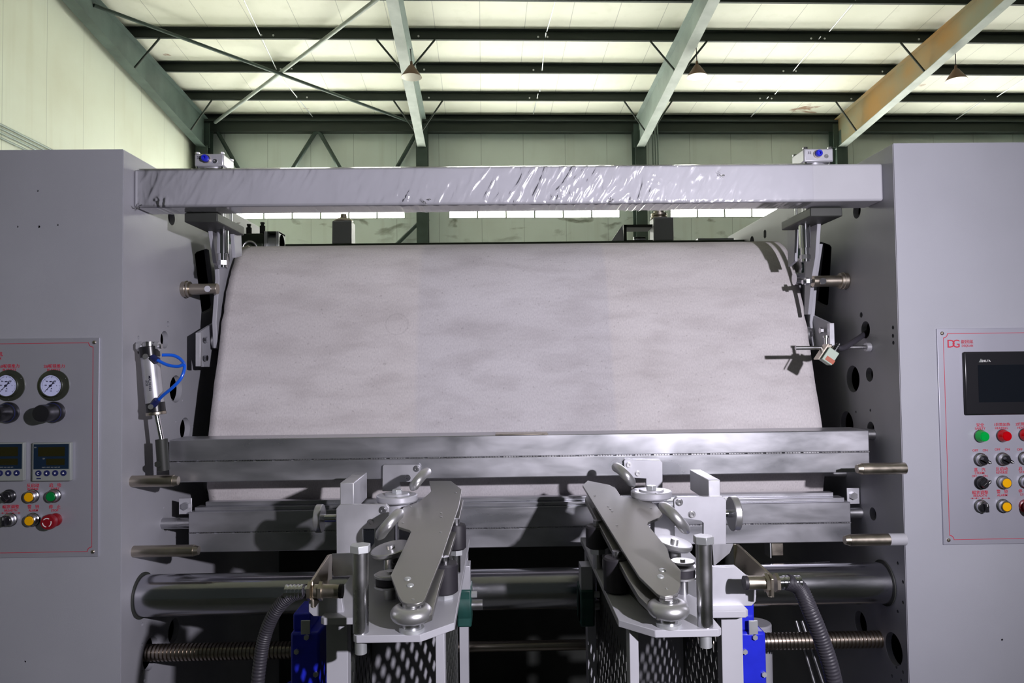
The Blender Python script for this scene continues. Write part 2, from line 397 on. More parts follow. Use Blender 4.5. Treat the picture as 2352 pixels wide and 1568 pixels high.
# purlins
PY = [19.42, 18.05, 16.6, 15.15, 13.7, 12.25, 10.8]
plab = ['lowest roof purlin, dark steel, just over the eave beam', 'second dark roof purlin up from the eave beam', 'third dark roof purlin up, passing behind the pendant lamps',
        'fourth dark roof purlin up, the uppermost one in the picture', 'dark roof purlin just above the edge of the picture', 'dark roof purlin two bays above the edge of the picture', 'dark roof purlin farthest from the back wall']
for i, y in enumerate(PY):
    z = roofz(y); t = .008; mb = MB()
    mb.span((-7.6, y-.02, z-.20), (19, y-.02+t, z)).span((-7.6, y-.09, z-.012), (19, y-.02, z)).span((-7.6, y-.02, z-.20), (19, y+.05, z-.188))
    mb.span((-7.6, y+.045, z-.188), (19, y+.05, z-.17))
    o = inb(mb.build('roof_purlin', 'purlin_steel')); tag(o, plab[i], 'purlin', 'roof purlins')
    if i < 4:
        for xb in (-4.6, -4.35, -1.3, 1.25, 1.45, 7.2, 7.5, 9.6):
            b = MB().cyl((xb, y-.034, z-.14), (xb, y-.02, z-.14), .022, seg=8).build('bolt_head', 'galvanised'); b.parent = o
# rafters
rlab = ['green steel gable rafter against the pale left wall', 'grey tapered steel rafter over the left of the top beam, a lamp hanging in front',
        'grey tapered steel rafter coming down right of the middle', 'rust-orange tinged steel rafter coming down at the upper right', 'steel rafter beyond the right edge of the picture']
for i, x in enumerate(RX):
    top = lambda Y: roofz(Y)-.205
    def bot(Y): return CZ+5.80+.124*(19.1-Y) if Y > 11 else top(Y)-.40
    ys = [19.15, 15, 11, 3, -6]; mt = ['rafter_steel', 'pale_steel'] if i < 3 else ['rust_steel', 'pale_steel']
    if i == 0: mt = ['gable_steel', 'gable_steel']
    web = MB(); pts = [(x-.006, y, top(y)) for y in ys] + [(x-.006, y, bot(y)) for y in ys[::-1]]
    web.prism(pts, (.012, 0, 0)); r = inb(web.build('roof_rafter', 'rafter_steel' if i not in (0, 3) else mt[0])); tag(r, rlab[i], 'rafter', 'roof rafters')
    for fn, nm in ((top, 'top_flange'), (bot, 'bottom_flange')):
        f = MB()
        for a, b in zip(ys, ys[1:]):
            f.prism([(x-.11, a, fn(a)-.006), (x+.11, a, fn(a)-.006), (x+.11, b, fn(b)-.006), (x-.11, b, fn(b)-.006)], (0, 0, .014))
        f = f.build(nm, mt[1] if nm == 'bottom_flange' else mt[0]); f.parent = r
    for y in (18.05, 15.15, 12.25):
        for s in (-1, 1):
            if i == 0 and s < 0: continue
            st = MB().cyl((x+s*.10, y, bot(y)+.02), (x+s*.62, y, roofz(y)-.20), .022, seg=8).build('fly_brace', 'purlin_steel'); st.parent = r
    st = MB()
    # column under the rafter
    c = MB().span((x-.15, 18.98, 0), (x+.15, 19.0, CZ+5.85)).span((x-.15, 19.4, 0), (x+.15, 19.42, CZ+6.5)).span((x-.008, 19.0, 0), (x+.008, 19.4, CZ+6.3))
    c.span((x-.15, 19.15, CZ+5.85), (x+.15, 19.17, CZ+6.5))
    o = inb(c.build('steel_column', 'green_steel'))
    tag(o, ['dark green corner column at the left end of the back wall', 'dark green wall column left of the middle, behind the top beam', 'dark green wall column right of the middle with conduits beside it',
            'dark green wall column behind the right end of the top beam', 'wall column beyond the right edge of the picture'][i], 'column', 'wall columns', 'structure')
# roof bracing pipes and wall bracing
def pipe(name, a, b, r, m, label, cat, group=None, seg=14):
    o = inb(MB().cyl(a, b, r, seg=seg).build(name, m)); return tag(o, label, cat, group)
a, b = atroof(494, 281, .27), atroof(640, 170, .27); pipe('brace_pipe', a, a+(b-a)*2.9, .042, 'pale_steel', 'pale roof brace pipe rising to the right from the left corner column', 'brace', 'crossed roof brace pipes')
a, b = atroof(948, 282, .34), atroof(625, 163, .34); pipe('brace_pipe', a, a+(b-a)*1.9, .036, 'green_steel', 'dark roof brace pipe falling to the right towards the middle column', 'brace', 'crossed roof brace pipes')
wl = ['first slanting wall brace from the left corner column, falling to the right', 'second wall brace from the left, leaning away to the lower left', 'third wall brace from the left, falling to the right', 'fourth wall brace, leaning against the column left of the middle', 'short dark wall brace under the top beam, left of the column']
for (p, q), l in zip((((498, 300), (600, 480)), ((727, 300), (614, 480)), ((732, 300), (835, 480)), ((962, 296), (858, 480)), ((968, 505), (880, 592))), wl):
    pipe('wall_brace', atb(*p, 19.45), atb(*q, 19.45), .055, 'green_steel', l, 'brace', 'wall braces')
# sag rods between purlins
rods = [((560, 0), (640, 170)), ((640, 170), (718, 268)), ((1276, 0), (1256, 72)), ((1254, 75), (1240, 210)), ((1236, 215), (1225, 262)), ((1965, 0), (1905, 72)), ((1885, 84), (1780, 216)), ((1765, 222), (1725, 268)), ((2352, 180), (2290, 222)), ((2262, 228), (2196, 274))]
rl = ['thin sag rod in the left roof bay, upper length', 'thin sag rod in the left roof bay, lower length by the eave', 'thin sag rod in the middle roof bay, uppermost length', 'thin sag rod in the middle roof bay, long middle length', 'thin sag rod in the middle roof bay, lowest length at the eave',
      'thin sag rod right of the middle rafter, uppermost length', 'thin sag rod right of the middle rafter, long middle length', 'thin sag rod right of the middle rafter, lowest length at the eave', 'thin sag rod beyond the orange rafter, upper length', 'thin sag rod beyond the orange rafter, lowest length']
for (p, q), l in zip(rods, rl): pipe('sag_rod', atroof(*p, .15), atroof(*q, .15), .011, 'galvanised', l, 'rod', 'thin roof rods', 8)
# conduits on the left wall and by the middle column
cl = ['topmost', 'second from the top', 'third from the top', 'lowest']
for (y, l) in zip((285, 294, 304, 316), cl):
    p = atbx(0, y, -7.57); pipe('wall_conduit', (-7.57, 6, p.z), (-7.57, 19, p.z), .017, 'rafter_steel', l.capitalize() + ' of the four thin conduits along the left wall', 'conduit', 'conduits on the left wall')
for k, dx in enumerate((1499, 1505, 1511)):
    p = atb(dx, 322, 19.3); q = Vector((p.x, p.y, .5)); t = atb(dx-8, 300, 19.3)
    o = inb(MB().tube([t+Vector((-.05, 0, .06)), t, p, q], .022, smooth=4).build('riser_conduit', 'rafter_steel')); tag(o, ('Innermost', 'Middle', 'Outermost')[k]+' of three bent riser conduits right of the middle wall column', 'conduit', 'riser conduits')
# pendant lamps
for (px, py, hook), l in zip(((945, 163, 118), (1601, 162, 112), (2196, 171, 120)),
        ('brown conical pendant lamp hanging in front of the left rafter', 'brown conical pendant lamp hanging from the middle rafter', 'brown conical pendant lamp hanging below the orange rafter')):
    c = atb(px, py, 14.6); top = atb(px-2, hook, 14.6)
    L = empty('pendant_lamp', c, l, 'lamp', 'pendant lamps under the roof', building=True)
    z = c.z
    bpart(MB().lathe([(.215, -.13), (.19, -.09), (.06, .10), (.035, .12), (.03, .118), (.05, .09), (.178, -.10), (.205, -.13)], c, (0, 0, 1), 36), 'lamp_shade', 'lamp_brown', L)
    bpart(MB().lathe([(.208, -.132), (.176, -.10), (.05, .085), (.01, .088)], c, (0, 0, 1), 36), 'reflector', 'lamp_inner', L)
    bpart(MB().cyl((c.x, c.y, z+.10), (c.x, c.y, z+.20), .032, .022, 16), 'socket', 'lamp_brown', L)
    bpart(MB().lathe([(.004, -.12), (.03, -.11), (.045, -.06), (.03, .0), (.02, .07)], c, (0, 0, 1), 20), 'bulb', 'glass_bulb', L)
    bpart(MB().cyl((c.x, c.y, z+.2), (top.x, top.y, top.z+.05), .009, seg=8), 'cord', 'black_rubber', L)
    bpart(MB().torus((top.x, top.y, top.z+.06), (0, 1, 0), .03, .006, 20, 8), 'hook', 'galvanised', L)
# ================================================================== MACHINE FRAME
YF = 1.84; XL, XR = -.961, 1.027; ZT = CZ+.562
def hole_at(px, py, rp, X, k=1.0, n=28):
    p = atx(px, py, X); return circ(p.y, p.z, rp/F*p.y*k, n)
def poly_at(pts, X): return [(p.y, p.z) for p in (atx(a, b, X) for a, b in pts)]
MYZ = Matrix(((0, 0, 1, 0), (1, 0, 0, 0), (0, 1, 0, 0), (0, 0, 0, 1)))      # plate (u,v) -> (Y,Z), thickness along X
MXZ = Matrix(((1, 0, 0, 0), (0, 0, 1, 0), (0, 1, 0, 0), (0, 0, 0, 1)))      # plate (u,v) -> (X,Z), thickness along Y
YB = 3.2
def cabinet(X, s, holes, front_holes, label):
    root = empty('machine_cabinet', (X+s*.3, 2.4, 0), label, 'cabinet', 'machine end cabinets')
    xo = X+s*.62
    holed([(YF, 0), (YB, 0), (YB, ZT), (YF, ZT)], holes, .016, Matrix.Translation((X+s*.008, 0, 0)) @ MYZ, 'side_plate', 'side_plate_paint', root)
    a, b = sorted((X+s*.001, xo))
    holed([(a, 0), (b, 0), (b, ZT), (a, ZT)], front_holes, .003, Matrix.Translation((0, YF-.0015, 0)) @ MXZ, 'front_panel', 'grey_paint', root)
    MB().span((a, YF-.003, ZT), (b, YB, ZT+.002)).build('top_panel', 'grey_paint', root)
    MB().span((a, YB-.003, 0), (b, YB, ZT)).build('rear_panel', 'grey_paint', root)
    MB().span((xo, YF, 0), (xo+s*.003, YB, ZT)).build('outer_panel', 'grey_paint', root)
    MB().span((X+s*.10, YF+.1, .02), (X+s*.11, YB-.1, ZT-.03)).build('cavity_shade', 'dark', root)  # near-black sheet standing in for the shade seen through the holes
    return root
def fh(px, py, r): p = at(px, py, YF); return circ(p.x, p.z, r/F*YF, 14)
LH = [hole_at(378, 780, 20, XL), hole_at(404, 893, 31, XL), hole_at(318, 775, 4.5, XL, n=14), hole_at(318, 808, 4.5, XL, n=14), hole_at(386, 744, 7, XL, n=16),
      hole_at(394, 500, 17, XL), poly_at([(447, 584), (452, 578), (474, 571), (480, 574), (495, 700), (492, 708), (468, 720), (463, 714)], XL),
      hole_at(346, 1500, 36, XL), hole_at(399, 1448, 27, XL), hole_at(382, 1205, 14, XL), hole_at(425, 985, 26, XL),
      hole_at(404, 968, 3, XL, n=10), hole_at(443, 980, 3, XL, n=10), hole_at(372, 965, 3, XL, n=10), hole_at(395, 920, 3, XL, n=10), hole_at(419, 919, 3, XL, n=10), hole_at(376, 1165, 3, XL, n=10)]
for q in ((323, 1322), (308, 1366), (309, 1413), (327, 1434), (326, 1481), (327, 1542), (332, 1562)): LH.append(hole_at(*q, 4.5, XL, n=12))
RH = [hole_at(1988, 757, 20, XR), hole_at(1978, 723, 6.5, XR, n=16), hole_at(1959, 870, 31, XR), hole_at(1997, 860, 16.5, XR), hole_at(2051, 752, 4.8, XR, n=14), hole_at(2051, 771, 4.8, XR, n=14),
      hole_at(2052, 787, 4.8, XR, n=14), hole_at(1968, 484, 18, XR), hole_at(1945, 975, 31, XR), hole_at(2000, 984, 16, XR), hole_at(2005, 1180, 15, XR), hole_at(2053, 1490, 36, XR), hole_at(1977, 1432, 28, XR),
      poly_at([(1882, 558), (1886, 555), (1906, 562), (1910, 568), (1902, 698), (1896, 705), (1876, 696), (1868, 690)], XR), hole_at(1727, 556, 14, XR),
      poly_at([(1754, 531), (1757, 527), (1760, 530), (1760, 544), (1757, 548), (1754, 545)], XR), hole_at(1943, 652, 13, XR), hole_at(1999, 942, 3.5, XR, n=10), hole_at(1966, 946, 3, XR, n=10)]
for q in ((2062, 1293), (2074, 1336), (2074, 1383), (2062, 1404), (2059, 1532), (2074, 1543), (2049, 1552), (2070, 1562)): RH.append(hole_at(*q, 4, XR, n=12))
FH = [fh(88, 439, 2.2), fh(42, 521, 2.2), fh(91, 521, 3), fh(134, 517, 2.2), fh(59, 1518, 2.5)]
cabinet(XL, -1, LH, FH, 'grey painted end cabinet with air gauges on its panel')
cabinet(XR, 1, RH, [fh(2300, 1468, 2.5)], 'grey painted end cabinet with the touch screen panel')
# added sheet blocking light from behind, cross beam and what stands on it
o = MB().span((XL, 3.12, 0), (XR, 3.14, CZ+.40)).build('rear_light_block', 'dark_guard'); tag(o, 'added dark sheet blocking light at the back of the machine, behind the blanket', 'light blocker')
zc = at(1180, 557, 3.0).z
o = MB().span((XL, 2.98, zc-.09), (XR, 3.12, zc)).build('cross_beam', 'dark_green_beam', bevel=.003); tag(o, 'dark green cross beam just above the top edge of the felt blanket', 'beam')
for (x0, x1, yt, l) in ((762, 807, 506, 'grey square post with a domed cap, standing left behind the blanket'), (1501, 1547, 498, 'grey square post with a stacked bolt on top, standing right behind the blanket')):
    a = at(x0, yt, 3.0); b = at(x1, yt, 3.0); root = empty('square_post', ((a.x+b.x)/2, 3.05, zc), l, 'post', 'posts behind the blanket')
    MB().span((a.x, 3.0, zc), (b.x, 3.085, a.z)).build('tube', 'grey_paint', root, .006)
    c = Vector(((a.x+b.x)/2, 3.04, a.z))
    if x0 < 1000: MB().lathe([(.038, 0), (.040, .005), (.028, .014), (.014, .018), (.012, .034)], c, (0, 0, 1), 24).build('cap', 'nickel', root)
    else: MB().lathe([(.036, 0), (.036, .006), (.024, .007), (.034, .012), (.034, .022), (.022, .023), (.022, .032)], c+Vector((-.01, 0, 0)), (0, 0, 1), 24).build('cap', 'nickel', root)
p = at(1428, 521, 3.05); q = at(1494, 556, 3.05)
root = empty('clamp_frame', ((p.x+q.x)/2, 3.05, zc), 'small grey box frame with a bolt inside, beside the right post', 'bracket')
f = MB().span((p.x, 3.0, p.z-.012), (q.x, 3.1, p.z)).span((p.x, 3.0, zc), (p.x+.012, 3.1, p.z)).span((p.x, 3.0, zc), (q.x, 3.1, zc+.006)); f.build('frame', 'dark_guard', root)
MB().cyl((p.x+.05, 3.05, zc+.016), (p.x+.10, 3.05, zc+.016), .012).build('bolt', 'steel', root)
MB().prism([(p.x-.005, 3.0, p.z), (p.x, 3.0, zc), (p.x-.055, 3.0, zc)], (0, .01, 0)).build('gusset', 'bright_aluminium', root)
p = at(1600, 549, 3.08); q = at(1682, 553, 3.08)
o = MB().span((p.x, 3.06, zc), (q.x, 3.10, p.z)).build('flat_rail', 'aluminium'); tag(o, 'thin pale rail lying on the cross beam right of the posts', 'rail')

# ------------------------------------------------------------------ felt blanket round its rollers
ZB = CZ
prof = [(2.60, -.62), (2.45, -.61), (2.28, -.555), (2.16, -.46), (2.11, -.36), (2.10, -.28), (2.112, -.19), (2.165, -.01), (2.222, .17), (2.256, .25), (2.290, .312), (2.335, .362), (2.39, .395), (2.45, .408), (2.51, .395), (2.57, .35), (2.60, .28), (2.61, .1), (2.60, -.3)]
def crs(P, n):
    out = []
    for i in range(len(P)-1):
        p0 = Vector(P[max(i-1, 0)]); p1 = Vector(P[i]); p2 = Vector(P[i+1]); p3 = Vector(P[min(i+2, len(P)-1)])
        for k in range(n):
            t = k/n; out.append(.5*((2*p1)+(p2-p0)*t+(2*p0-5*p1+4*p2-p3)*t*t+(-p0+3*p1-3*p2+p3)*t**3))
    out.append(Vector(P[-1])); return out
bp_ = crs(prof, 5); bxl, bxr = -.852, .942; nx = 80
bm = bmesh.new(); uvl = bm.loops.layers.uv.new('UVMap'); rows = []; s_ = 0; prev = None
for p in bp_:
    if prev is not None: s_ += (p-prev).length
    prev = p; row = []
    for k in range(nx+1):
        x = bxl+(bxr-bxl)*k/nx; e = 0
        if k in (0, nx): e = .004*noise.noise(Vector((s_*30, k, 0)))
        w = .0025*noise.noise(Vector((x*3, s_*5, 3)))
        row.append((bm.verts.new((x+e, p.x+w, CZ+p.y)), (x, s_)))
    rows.append(row)
for a, b in zip(rows, rows[1:]):
    for k in range(nx):
        q = (a[k], a[k+1], b[k+1], b[k]); f = bm.faces.new([v for v, _ in q])
        for lp, (_, uv) in zip(f.loops, q): lp[uvl].uv = uv
o = finish(bm, 'felt_blanket', 'felt', recalc=False); sd = o.modifiers.new('thickness', 'SOLIDIFY'); sd.thickness = .009; sd.offset = 0
tag(o, 'wide off-white endless felt blanket with faint stains running over the rollers', 'blanket')
root = empty('blanket_roller', (.03, 2.45, CZ+.25), 'steel roller inside the top bend of the felt blanket', 'roller')
MB().cyl((bxl+.01, 2.45, CZ+.255), (bxr-.01, 2.45, CZ+.255), .135, seg=48).build('roller_body', 'dull_roller', root)
MB().cyl((XL, 2.45, CZ+.255), (XR, 2.45, CZ+.255), .03).build('roller_shaft', 'steel', root)
root = empty('heating_drum', (.03, 2.6, CZ-.4), 'large dark steel drum hidden inside the felt blanket loop', 'drum')
MB().cyl((bxl, 2.37, CZ-.37), (bxr, 2.37, CZ-.37), .19, seg=48).build('drum_shell', 'dark_guard', root)
MB().cyl((XL, 2.37, CZ-.37), (XR, 2.37, CZ-.37), .04).build('drum_shaft', 'steel', root)

# ------------------------------------------------------------------ top beam wrapped in film
b0 = at(313, 404, 1.89); zb1 = at(1180, 379, 1.89).z-.003; zb0 = at(1180, 468, 1.89).z
root = empty('top_beam', (.03, 1.94, zb0), 'pale grey square beam wrapped in crinkled clear film across the top of the machine', 'beam')
MB().span((XL, 1.89, zb0), (XR, 1.985, zb1)).build('beam_tube', 'beam_paint', root, .006)
bm = bmesh.new(); random.seed(4); nu, h = 1100, zb1-zb0; per = [(1.89+.03, zb1+.001), (1.889, zb1+.001), (1.8885, zb1), (1.8885, zb0+.002), (1.8892, zb0-.001), (1.90, zb0-.0012), (1.975, zb0-.0012)]
cols_ = []
def fine(a, b, n): return [a+(b-a)*i/n for i in range(n)]
path = []
for i in range(len(per)-1):
    n = {0: 2, 1: 1, 2: 26, 3: 2, 4: 2, 5: 5}[i]
    for t in range(n): path.append(Vector(per[i]).lerp(Vector(per[i+1]), t/n))
path.append(Vector(per[-1]))
tears = [(.035, 0.0), (.39, .2), (.62, .15), (.765, .55)]
rows = []
for j, p in enumerate(path):
    row = []
    for k in range(nu+1):
        u = k/nu; x = XL+.012+(XR-XL-.20)*u; z = (p.y-zb0)/h
        d = x*1.0 - z*.05                     # diagonal creases
        amp = .10+1.1*math.exp(-((x-.22)/.33)**2)+.55*max(0, noise.noise(Vector((x*2.1, 7.7, z)))+.25)
        cr = abs(noise.noise(Vector((d*34, z*1.3, 1.3))))
        cr2 = abs(noise.noise(Vector((d*75, z*3.0, 5.1))))
        off = amp*.55*(.0042*(1-cr*3 if cr < .33 else 0) + .0016*(1-cr2*3 if cr2 < .33 else 0))
        for tu, tz in tears:
            q = math.hypot((u-tu)*1.8/.03, (z-tz)/.35)
            if q < 1: off += .006*(1-q)*abs(noise.noise(Vector((x*60, z*14, 2))))
        y = p.x; zz = p.y
        if 3 <= j < 29: y -= max(0, off)
        elif j >= 29: zz -= max(0, off)
        row.append(bm.verts.new((x, y, zz)))
    rows.append(row)
for a, b in zip(rows, rows[1:]):
    for k in range(nu): bm.faces.new((a[k], b[k], b[k+1], a[k+1]))
finish(bm, 'plastic_wrap', 'plastic_film', root, recalc=False)
for (px, py, s) in ((316, 475, 1), (980, 462, 1.1), (1405, 460, .7), (1655, 400, .8)):     # gathered knots of film
    c = at(px, py, 1.884); kn = MB(); random.seed(px)
    for q in range(9):
        a = random.uniform(0, 6.28); l = random.uniform(.005, .017)*s
        kn.prism([c+Vector((random.uniform(-.006, .006), -.001, random.uniform(-.006, .006))) for _ in range(1)] + [c+Vector((l*math.cos(a), -.002-random.random()*.005, l*math.sin(a))), c+Vector((l*.8*math.cos(a+.5), -.001, l*.8*math.sin(a+.5)))], (0, -.0006, 0))
    kn.build('film_knot', 'plastic_film', root, smooth=False)

# ------------------------------------------------------------------ the two pneumatic cylinders astride the top beam
def top_cylinder(x0, x1, yt, yb, sidex, label, rodpx, plates):
    Y = 2.0
    a = at(x0, yt, Y); b = at(x1, yb, Y); cx = (a.x+b.x)/2; w = b.x-a.x; root = empty('pneumatic_cylinder', (cx, Y+w/2, zb0), label, 'cylinder', 'pneumatic cylinders at the ends of the top beam')
    MB().span((a.x, Y, b.z), (b.x, Y+w, a.z)).build('end_cap', 'bright_aluminium', root, .004)
    MB().cyl((cx, Y+w/2, zb0-.01), (cx, Y+w/2, b.z), w*.38, seg=40).build('barrel', 'aluminium', root)
    for sx in (-1, 1):
        for sy in (-1, 1):
            x = cx+sx*w*.42; y = Y+w/2+sy*w*.42
            MB().cyl((x, y, zb0-.01), (x, y, b.z), .0045, seg=12).build('tie_rod', 'chrome', root)
            MB().hexa((x, y, a.z), (x, y, a.z+.005), .007).build('nut', 'steel', root)
    f = Vector((cx-w*.08 if sidex < 0 else cx-w*.05, Y, (a.z+b.z)/2+.002))
    ft = MB().cyl(f, f+Vector((0, -.006, 0)), .0115).build('fitting_collar', 'nickel', root)
    MB().lathe([(.0095, 0), (.0095, .010), (.007, .013), (.004, .013), (.004, .006)], f+Vector((0, -.005, 0)), (0, -1, 0), 24).build('push_fitting', 'blue_fitting', root)
    g = f+Vector((w*.30, 0, -.006)); MB().lathe([(.006, 0), (.006, .002), (.003, .002), (.003, .0005)], g, (0, -1, 0), 16).build('port_screw', 'steel', root)
    words_mesh('32', (f.x-w*.26, Y-.0006, f.z+.004), .011, 'dial_ink', root)
    # mount plate under the beam, guide plates, piston rod
    z1 = zb0-.002; m0 = cx-.048; m1 = cx+.042
    MB().span((m0, 1.955, z1-.026), (m1, 2.16, z1)).build('mount_plate', 'dark_guard', root, .003)
    rx = at(rodpx, 550, 2.07).x
    MB().cyl((rx, 2.07, z1-.026), (rx, 2.07, z1-.095), .0165, seg=32).build('barrel_lower', 'chrome', root)
    MB().cyl((rx, 2.07, z1-.095), (rx, 2.07, z1-.135), .0125, seg=24).build('piston_rod', 'chrome', root)
    MB().hexa((rx, 2.07, z1-.115), (rx, 2.07, z1-.127), .015).build('rod_nut', 'steel', root)
    for X_, pts in plates:
        MB().prism([atx(q, w_, X_) for q, w_ in pts], (-sidex*.011, 0, 0)).build('guide_plate', 'side_plate_paint', root, .001)
    return root
top_cylinder(446, 513, 353, 381, -1, 'silver pneumatic cylinder with a blue fitting above the beam, left end', 512,
    [(-.845, [(476, 519), (503, 519), (513, 606), (508, 612), (497, 612), (489, 604)]), (-.80, [(527, 519), (545, 511), (548, 588), (533, 592)])])
top_cylinder(1846, 1915, 341, 371, 1, 'silver pneumatic cylinder with a blue fitting above the beam, right end', 1848,
    [(.935, [(1858, 515), (1886, 512), (1881, 590), (1872, 640), (1864, 722), (1855, 722), (1858, 600)]), (.905, [(1815, 500), (1836, 505), (1832, 600), (1818, 612)])])
# lever arms carrying the pressing roller
def lever(s, xa, label, pts):
    root = empty('lever_arm', atx(*pts[3], xa), label, 'arm', 'lever arms beside the blanket')
    pp = [atx(a, b, xa) for a, b in pts]
    MB().prism(pp, (s*.014, 0, 0)).build('arm_plate', 'side_plate_paint', root, .002)
    return root
r = lever(-1, -.868, 'dark grey lever arm beside the left edge of the blanket', [(500, 560), (538, 560), (540, 640), (520, 760), (500, 800), (497, 740), (504, 640)])
p = atx(512, 600, -.868); MB().cyl(p, p+Vector((.014, 0, 0)), .016).build('pivot_bolt', 'steel', r)
r = lever(1, .955, 'dark grey lever arm beside the right edge of the blanket', [(1845, 560), (1880, 560), (1868, 640), (1860, 740), (1868, 800), (1846, 770), (1838, 640)])
p = atx(1874, 593, .955); MB().cyl(p-Vector((.014, 0, 0)), p, .016).build('pivot_bolt', 'steel', r)
p = atx(1846, 640, .95); MB().cyl(p+Vector((-.03, 0, .0)), p+Vector((.01, 0, .0)), .02).build('roller_shaft_end', 'chrome', r)
# green bearing blocks behind the arms
for px, xa, l in ((524, -.90, 'dark green bearing block on the left lever arm'), (1846, .97, 'dark green bearing block on the right lever arm')):
    p = atx(px, 600, xa); root = empty('bearing_block', p, l, 'bearing', 'lever arm bearings')
    MB().box(p, (.03, .09, .13)).build('housing', 'green_cast', root, .01)
    MB().cyl(p+Vector((-.02, 0, -.02)), p+Vector((.02, 0, -.02)), .03).build('bearing_ring', 'steel', root)
# stub shafts with cross pins
for s, X, px0, px1, y, l in ((1, XL, 428, 500, 664, 'bronze coloured stub shaft with a cross pin on the left side plate'), (-1, XR, 1937, 1866, 645, 'bronze coloured stub shaft with a cross pin on the right side plate')):
    p = atx(px0-8*s, y, X); Y = p.y; root = empty('stub_shaft', p, l, 'shaft', 'stub shafts on the side plates')
    e = at(px1, y, Y).x; c = at(px0, y, Y).x
    MB().cyl((X, Y, p.z), (c+s*.012, Y, p.z), .0235).cyl((c+s*.0, Y, p.z), (c+s*.004, Y, p.z), .026).build('collar', 'nickel', root, .001)
    MB().cyl((c, Y, p.z), (e, Y, p.z), .0165).build('shaft', 'nickel', root, .001)
    q = Vector((e-s*.022, Y-.016, p.z-.002)); MB().cyl(q+Vector((0, .03, 0)), q+Vector((0, -.006, 0)), .0095, seg=20).build('cross_pin', 'chrome', root)
    if s < 0:
        MB().cyl((e, Y, p.z), (e-.03, Y, p.z-.002), .007).build('bolt_shank', 'chrome', root); MB().hexa((e-.012, Y, p.z), (e-.022, Y, p.z), .012).build('lock_nut', 'steel', root)
# hinged bracket plates
for s, X, pts, l in ((1, -.90, [(456, 764), (502, 735), (508, 760), (500, 842), (468, 842)], 'folded bracket plate with two bolts at the left of the blanket'),
                     (-1, .965, [(1862, 722), (1904, 742), (1900, 800), (1872, 800), (1856, 770)], 'folded bracket plate with a round boss at the right of the blanket')):
    pp = [atx(a, b, X) for a, b in pts]; root = empty('bracket_plate', pp[0], l, 'bracket', 'folded bracket plates')
    MB().prism(pp, (s*-.008, 0, 0)).build('plate', 'side_plate_paint', root)
    n = min(pp, key=lambda q: q.y); 
    f0 = atx(*pts[0] if s > 0 else pts[1], X); MB().span((X-.004, f0.y-.012, f0.z-.10), (X+.010, f0.y+.004, f0.z)).build('front_flange', 'aluminium', root, .001)
    for dz in (-.02, -.075): MB().hexa((X+s*.006, f0.y+.03, f0.z+dz), (X+s*.014, f0.y+.03, f0.z+dz), .009).build('bolt', 'steel', root)
    c = atx(492 if s > 0 else 1862, 783 if s > 0 else 768, X); MB().cyl(c, c+Vector((s*.02, 0, 0)), .03).build('boss', 'steel', root, .001)

# ------------------------------------------------------------------ the two double box beams
def tubes(x0, x1, Y, zt, h1, h2, D, label, name='box_beam', steps=False):
    root = empty(name, ((x0+x1)/2, Y+D/2, zt-h1-h2), label, 'beam', 'polished double box beams')
    MB().span((x0, Y, zt-h1), (x1, Y+D, zt)).build('upper_tube', 'tube_steel', root, .0025)
    MB().span((x0, Y, zt-h1-h2), (x1, Y+D, zt-h1-.001)).build('lower_tube', 'tube_steel', root, .0025)
    w = MB(); n = 260
    for k in range(n):
        x = x0+(x1-x0)*(k+.5)/n
        if k % 7 == 3: continue
        w.box((x, Y, zt-h1-.0005), ((x1-x0)/n*.8, .003, .0028))
    w.build('weld_seam', 'steel', root)
    return root
YX = 1.93
x0 = at(388, 1050, YX).x; x1 = at(1997, 1030, YX).x; zt = at(1180, 999, YX).z
b1 = tubes(x0, x1, YX, zt, .057, .056, .10, 'upper polished steel double box beam crossing under the felt blanket')
p = at(1138, 988, YX+.03); q = at(1257, 988, YX+.03)
MB().span((p.x, YX-.004, zt), (q.x, YX+.05, zt+.0035)).build('top_lug', 'nickel', b1, .001)
MB().cyl((x1-.02, YX+.05, zt-.016), (XR+.02, YX+.05, zt-.016), .016).build('end_shaft', 'steel', b1)
MB().span((x0-.004, YX+.02, zt-.10), (x0, YX+.08, zt-.01)).build('end_cap', 'dark_guard', b1)
Y2 = 2.04; x0 = at(433, 1210, Y2).x; x1 = at(1955, 1200, Y2).x; zt2 = at(1180, 1164, Y2).z
b2 = tubes(x0, x1, Y2, zt2, .058, .055, .05, 'lower polished steel double box beam with stepped strips on top')
MB().span((x0+.012, Y2+.012, zt2), (x1-.012, Y2+.05, zt2+.010)).build('top_strip', 'tube_steel', b2, .001)
MB().span((x0+.035, Y2+.03, zt2+.010), (x1-.035, Y2+.055, zt2+.022)).build('top_strip', 'tube_steel', b2, .001)
for (xa, xb) in ((XL-.02, x0), (x1, XR+.02)): MB().cyl((xa, Y2+.02, zt2-.035), (xb, Y2+.02, zt2-.035), .0155).build('end_shaft', 'steel', b2)
for s, xe, xw in ((-1, x0, XL), (1, x1, XR)):
    MB().span((xe, Y2+.02, zt2-.01), (xe+s*.036, Y2+.024, zt2+.035)).build('end_lug', 'aluminium', b2, .001)
    MB().hexa((xe+s*.016, Y2+.02, zt2+.014), (xe+s*.016, Y2+.010, zt2+.014), .011).build('lug_bolt', 'steel', b2)
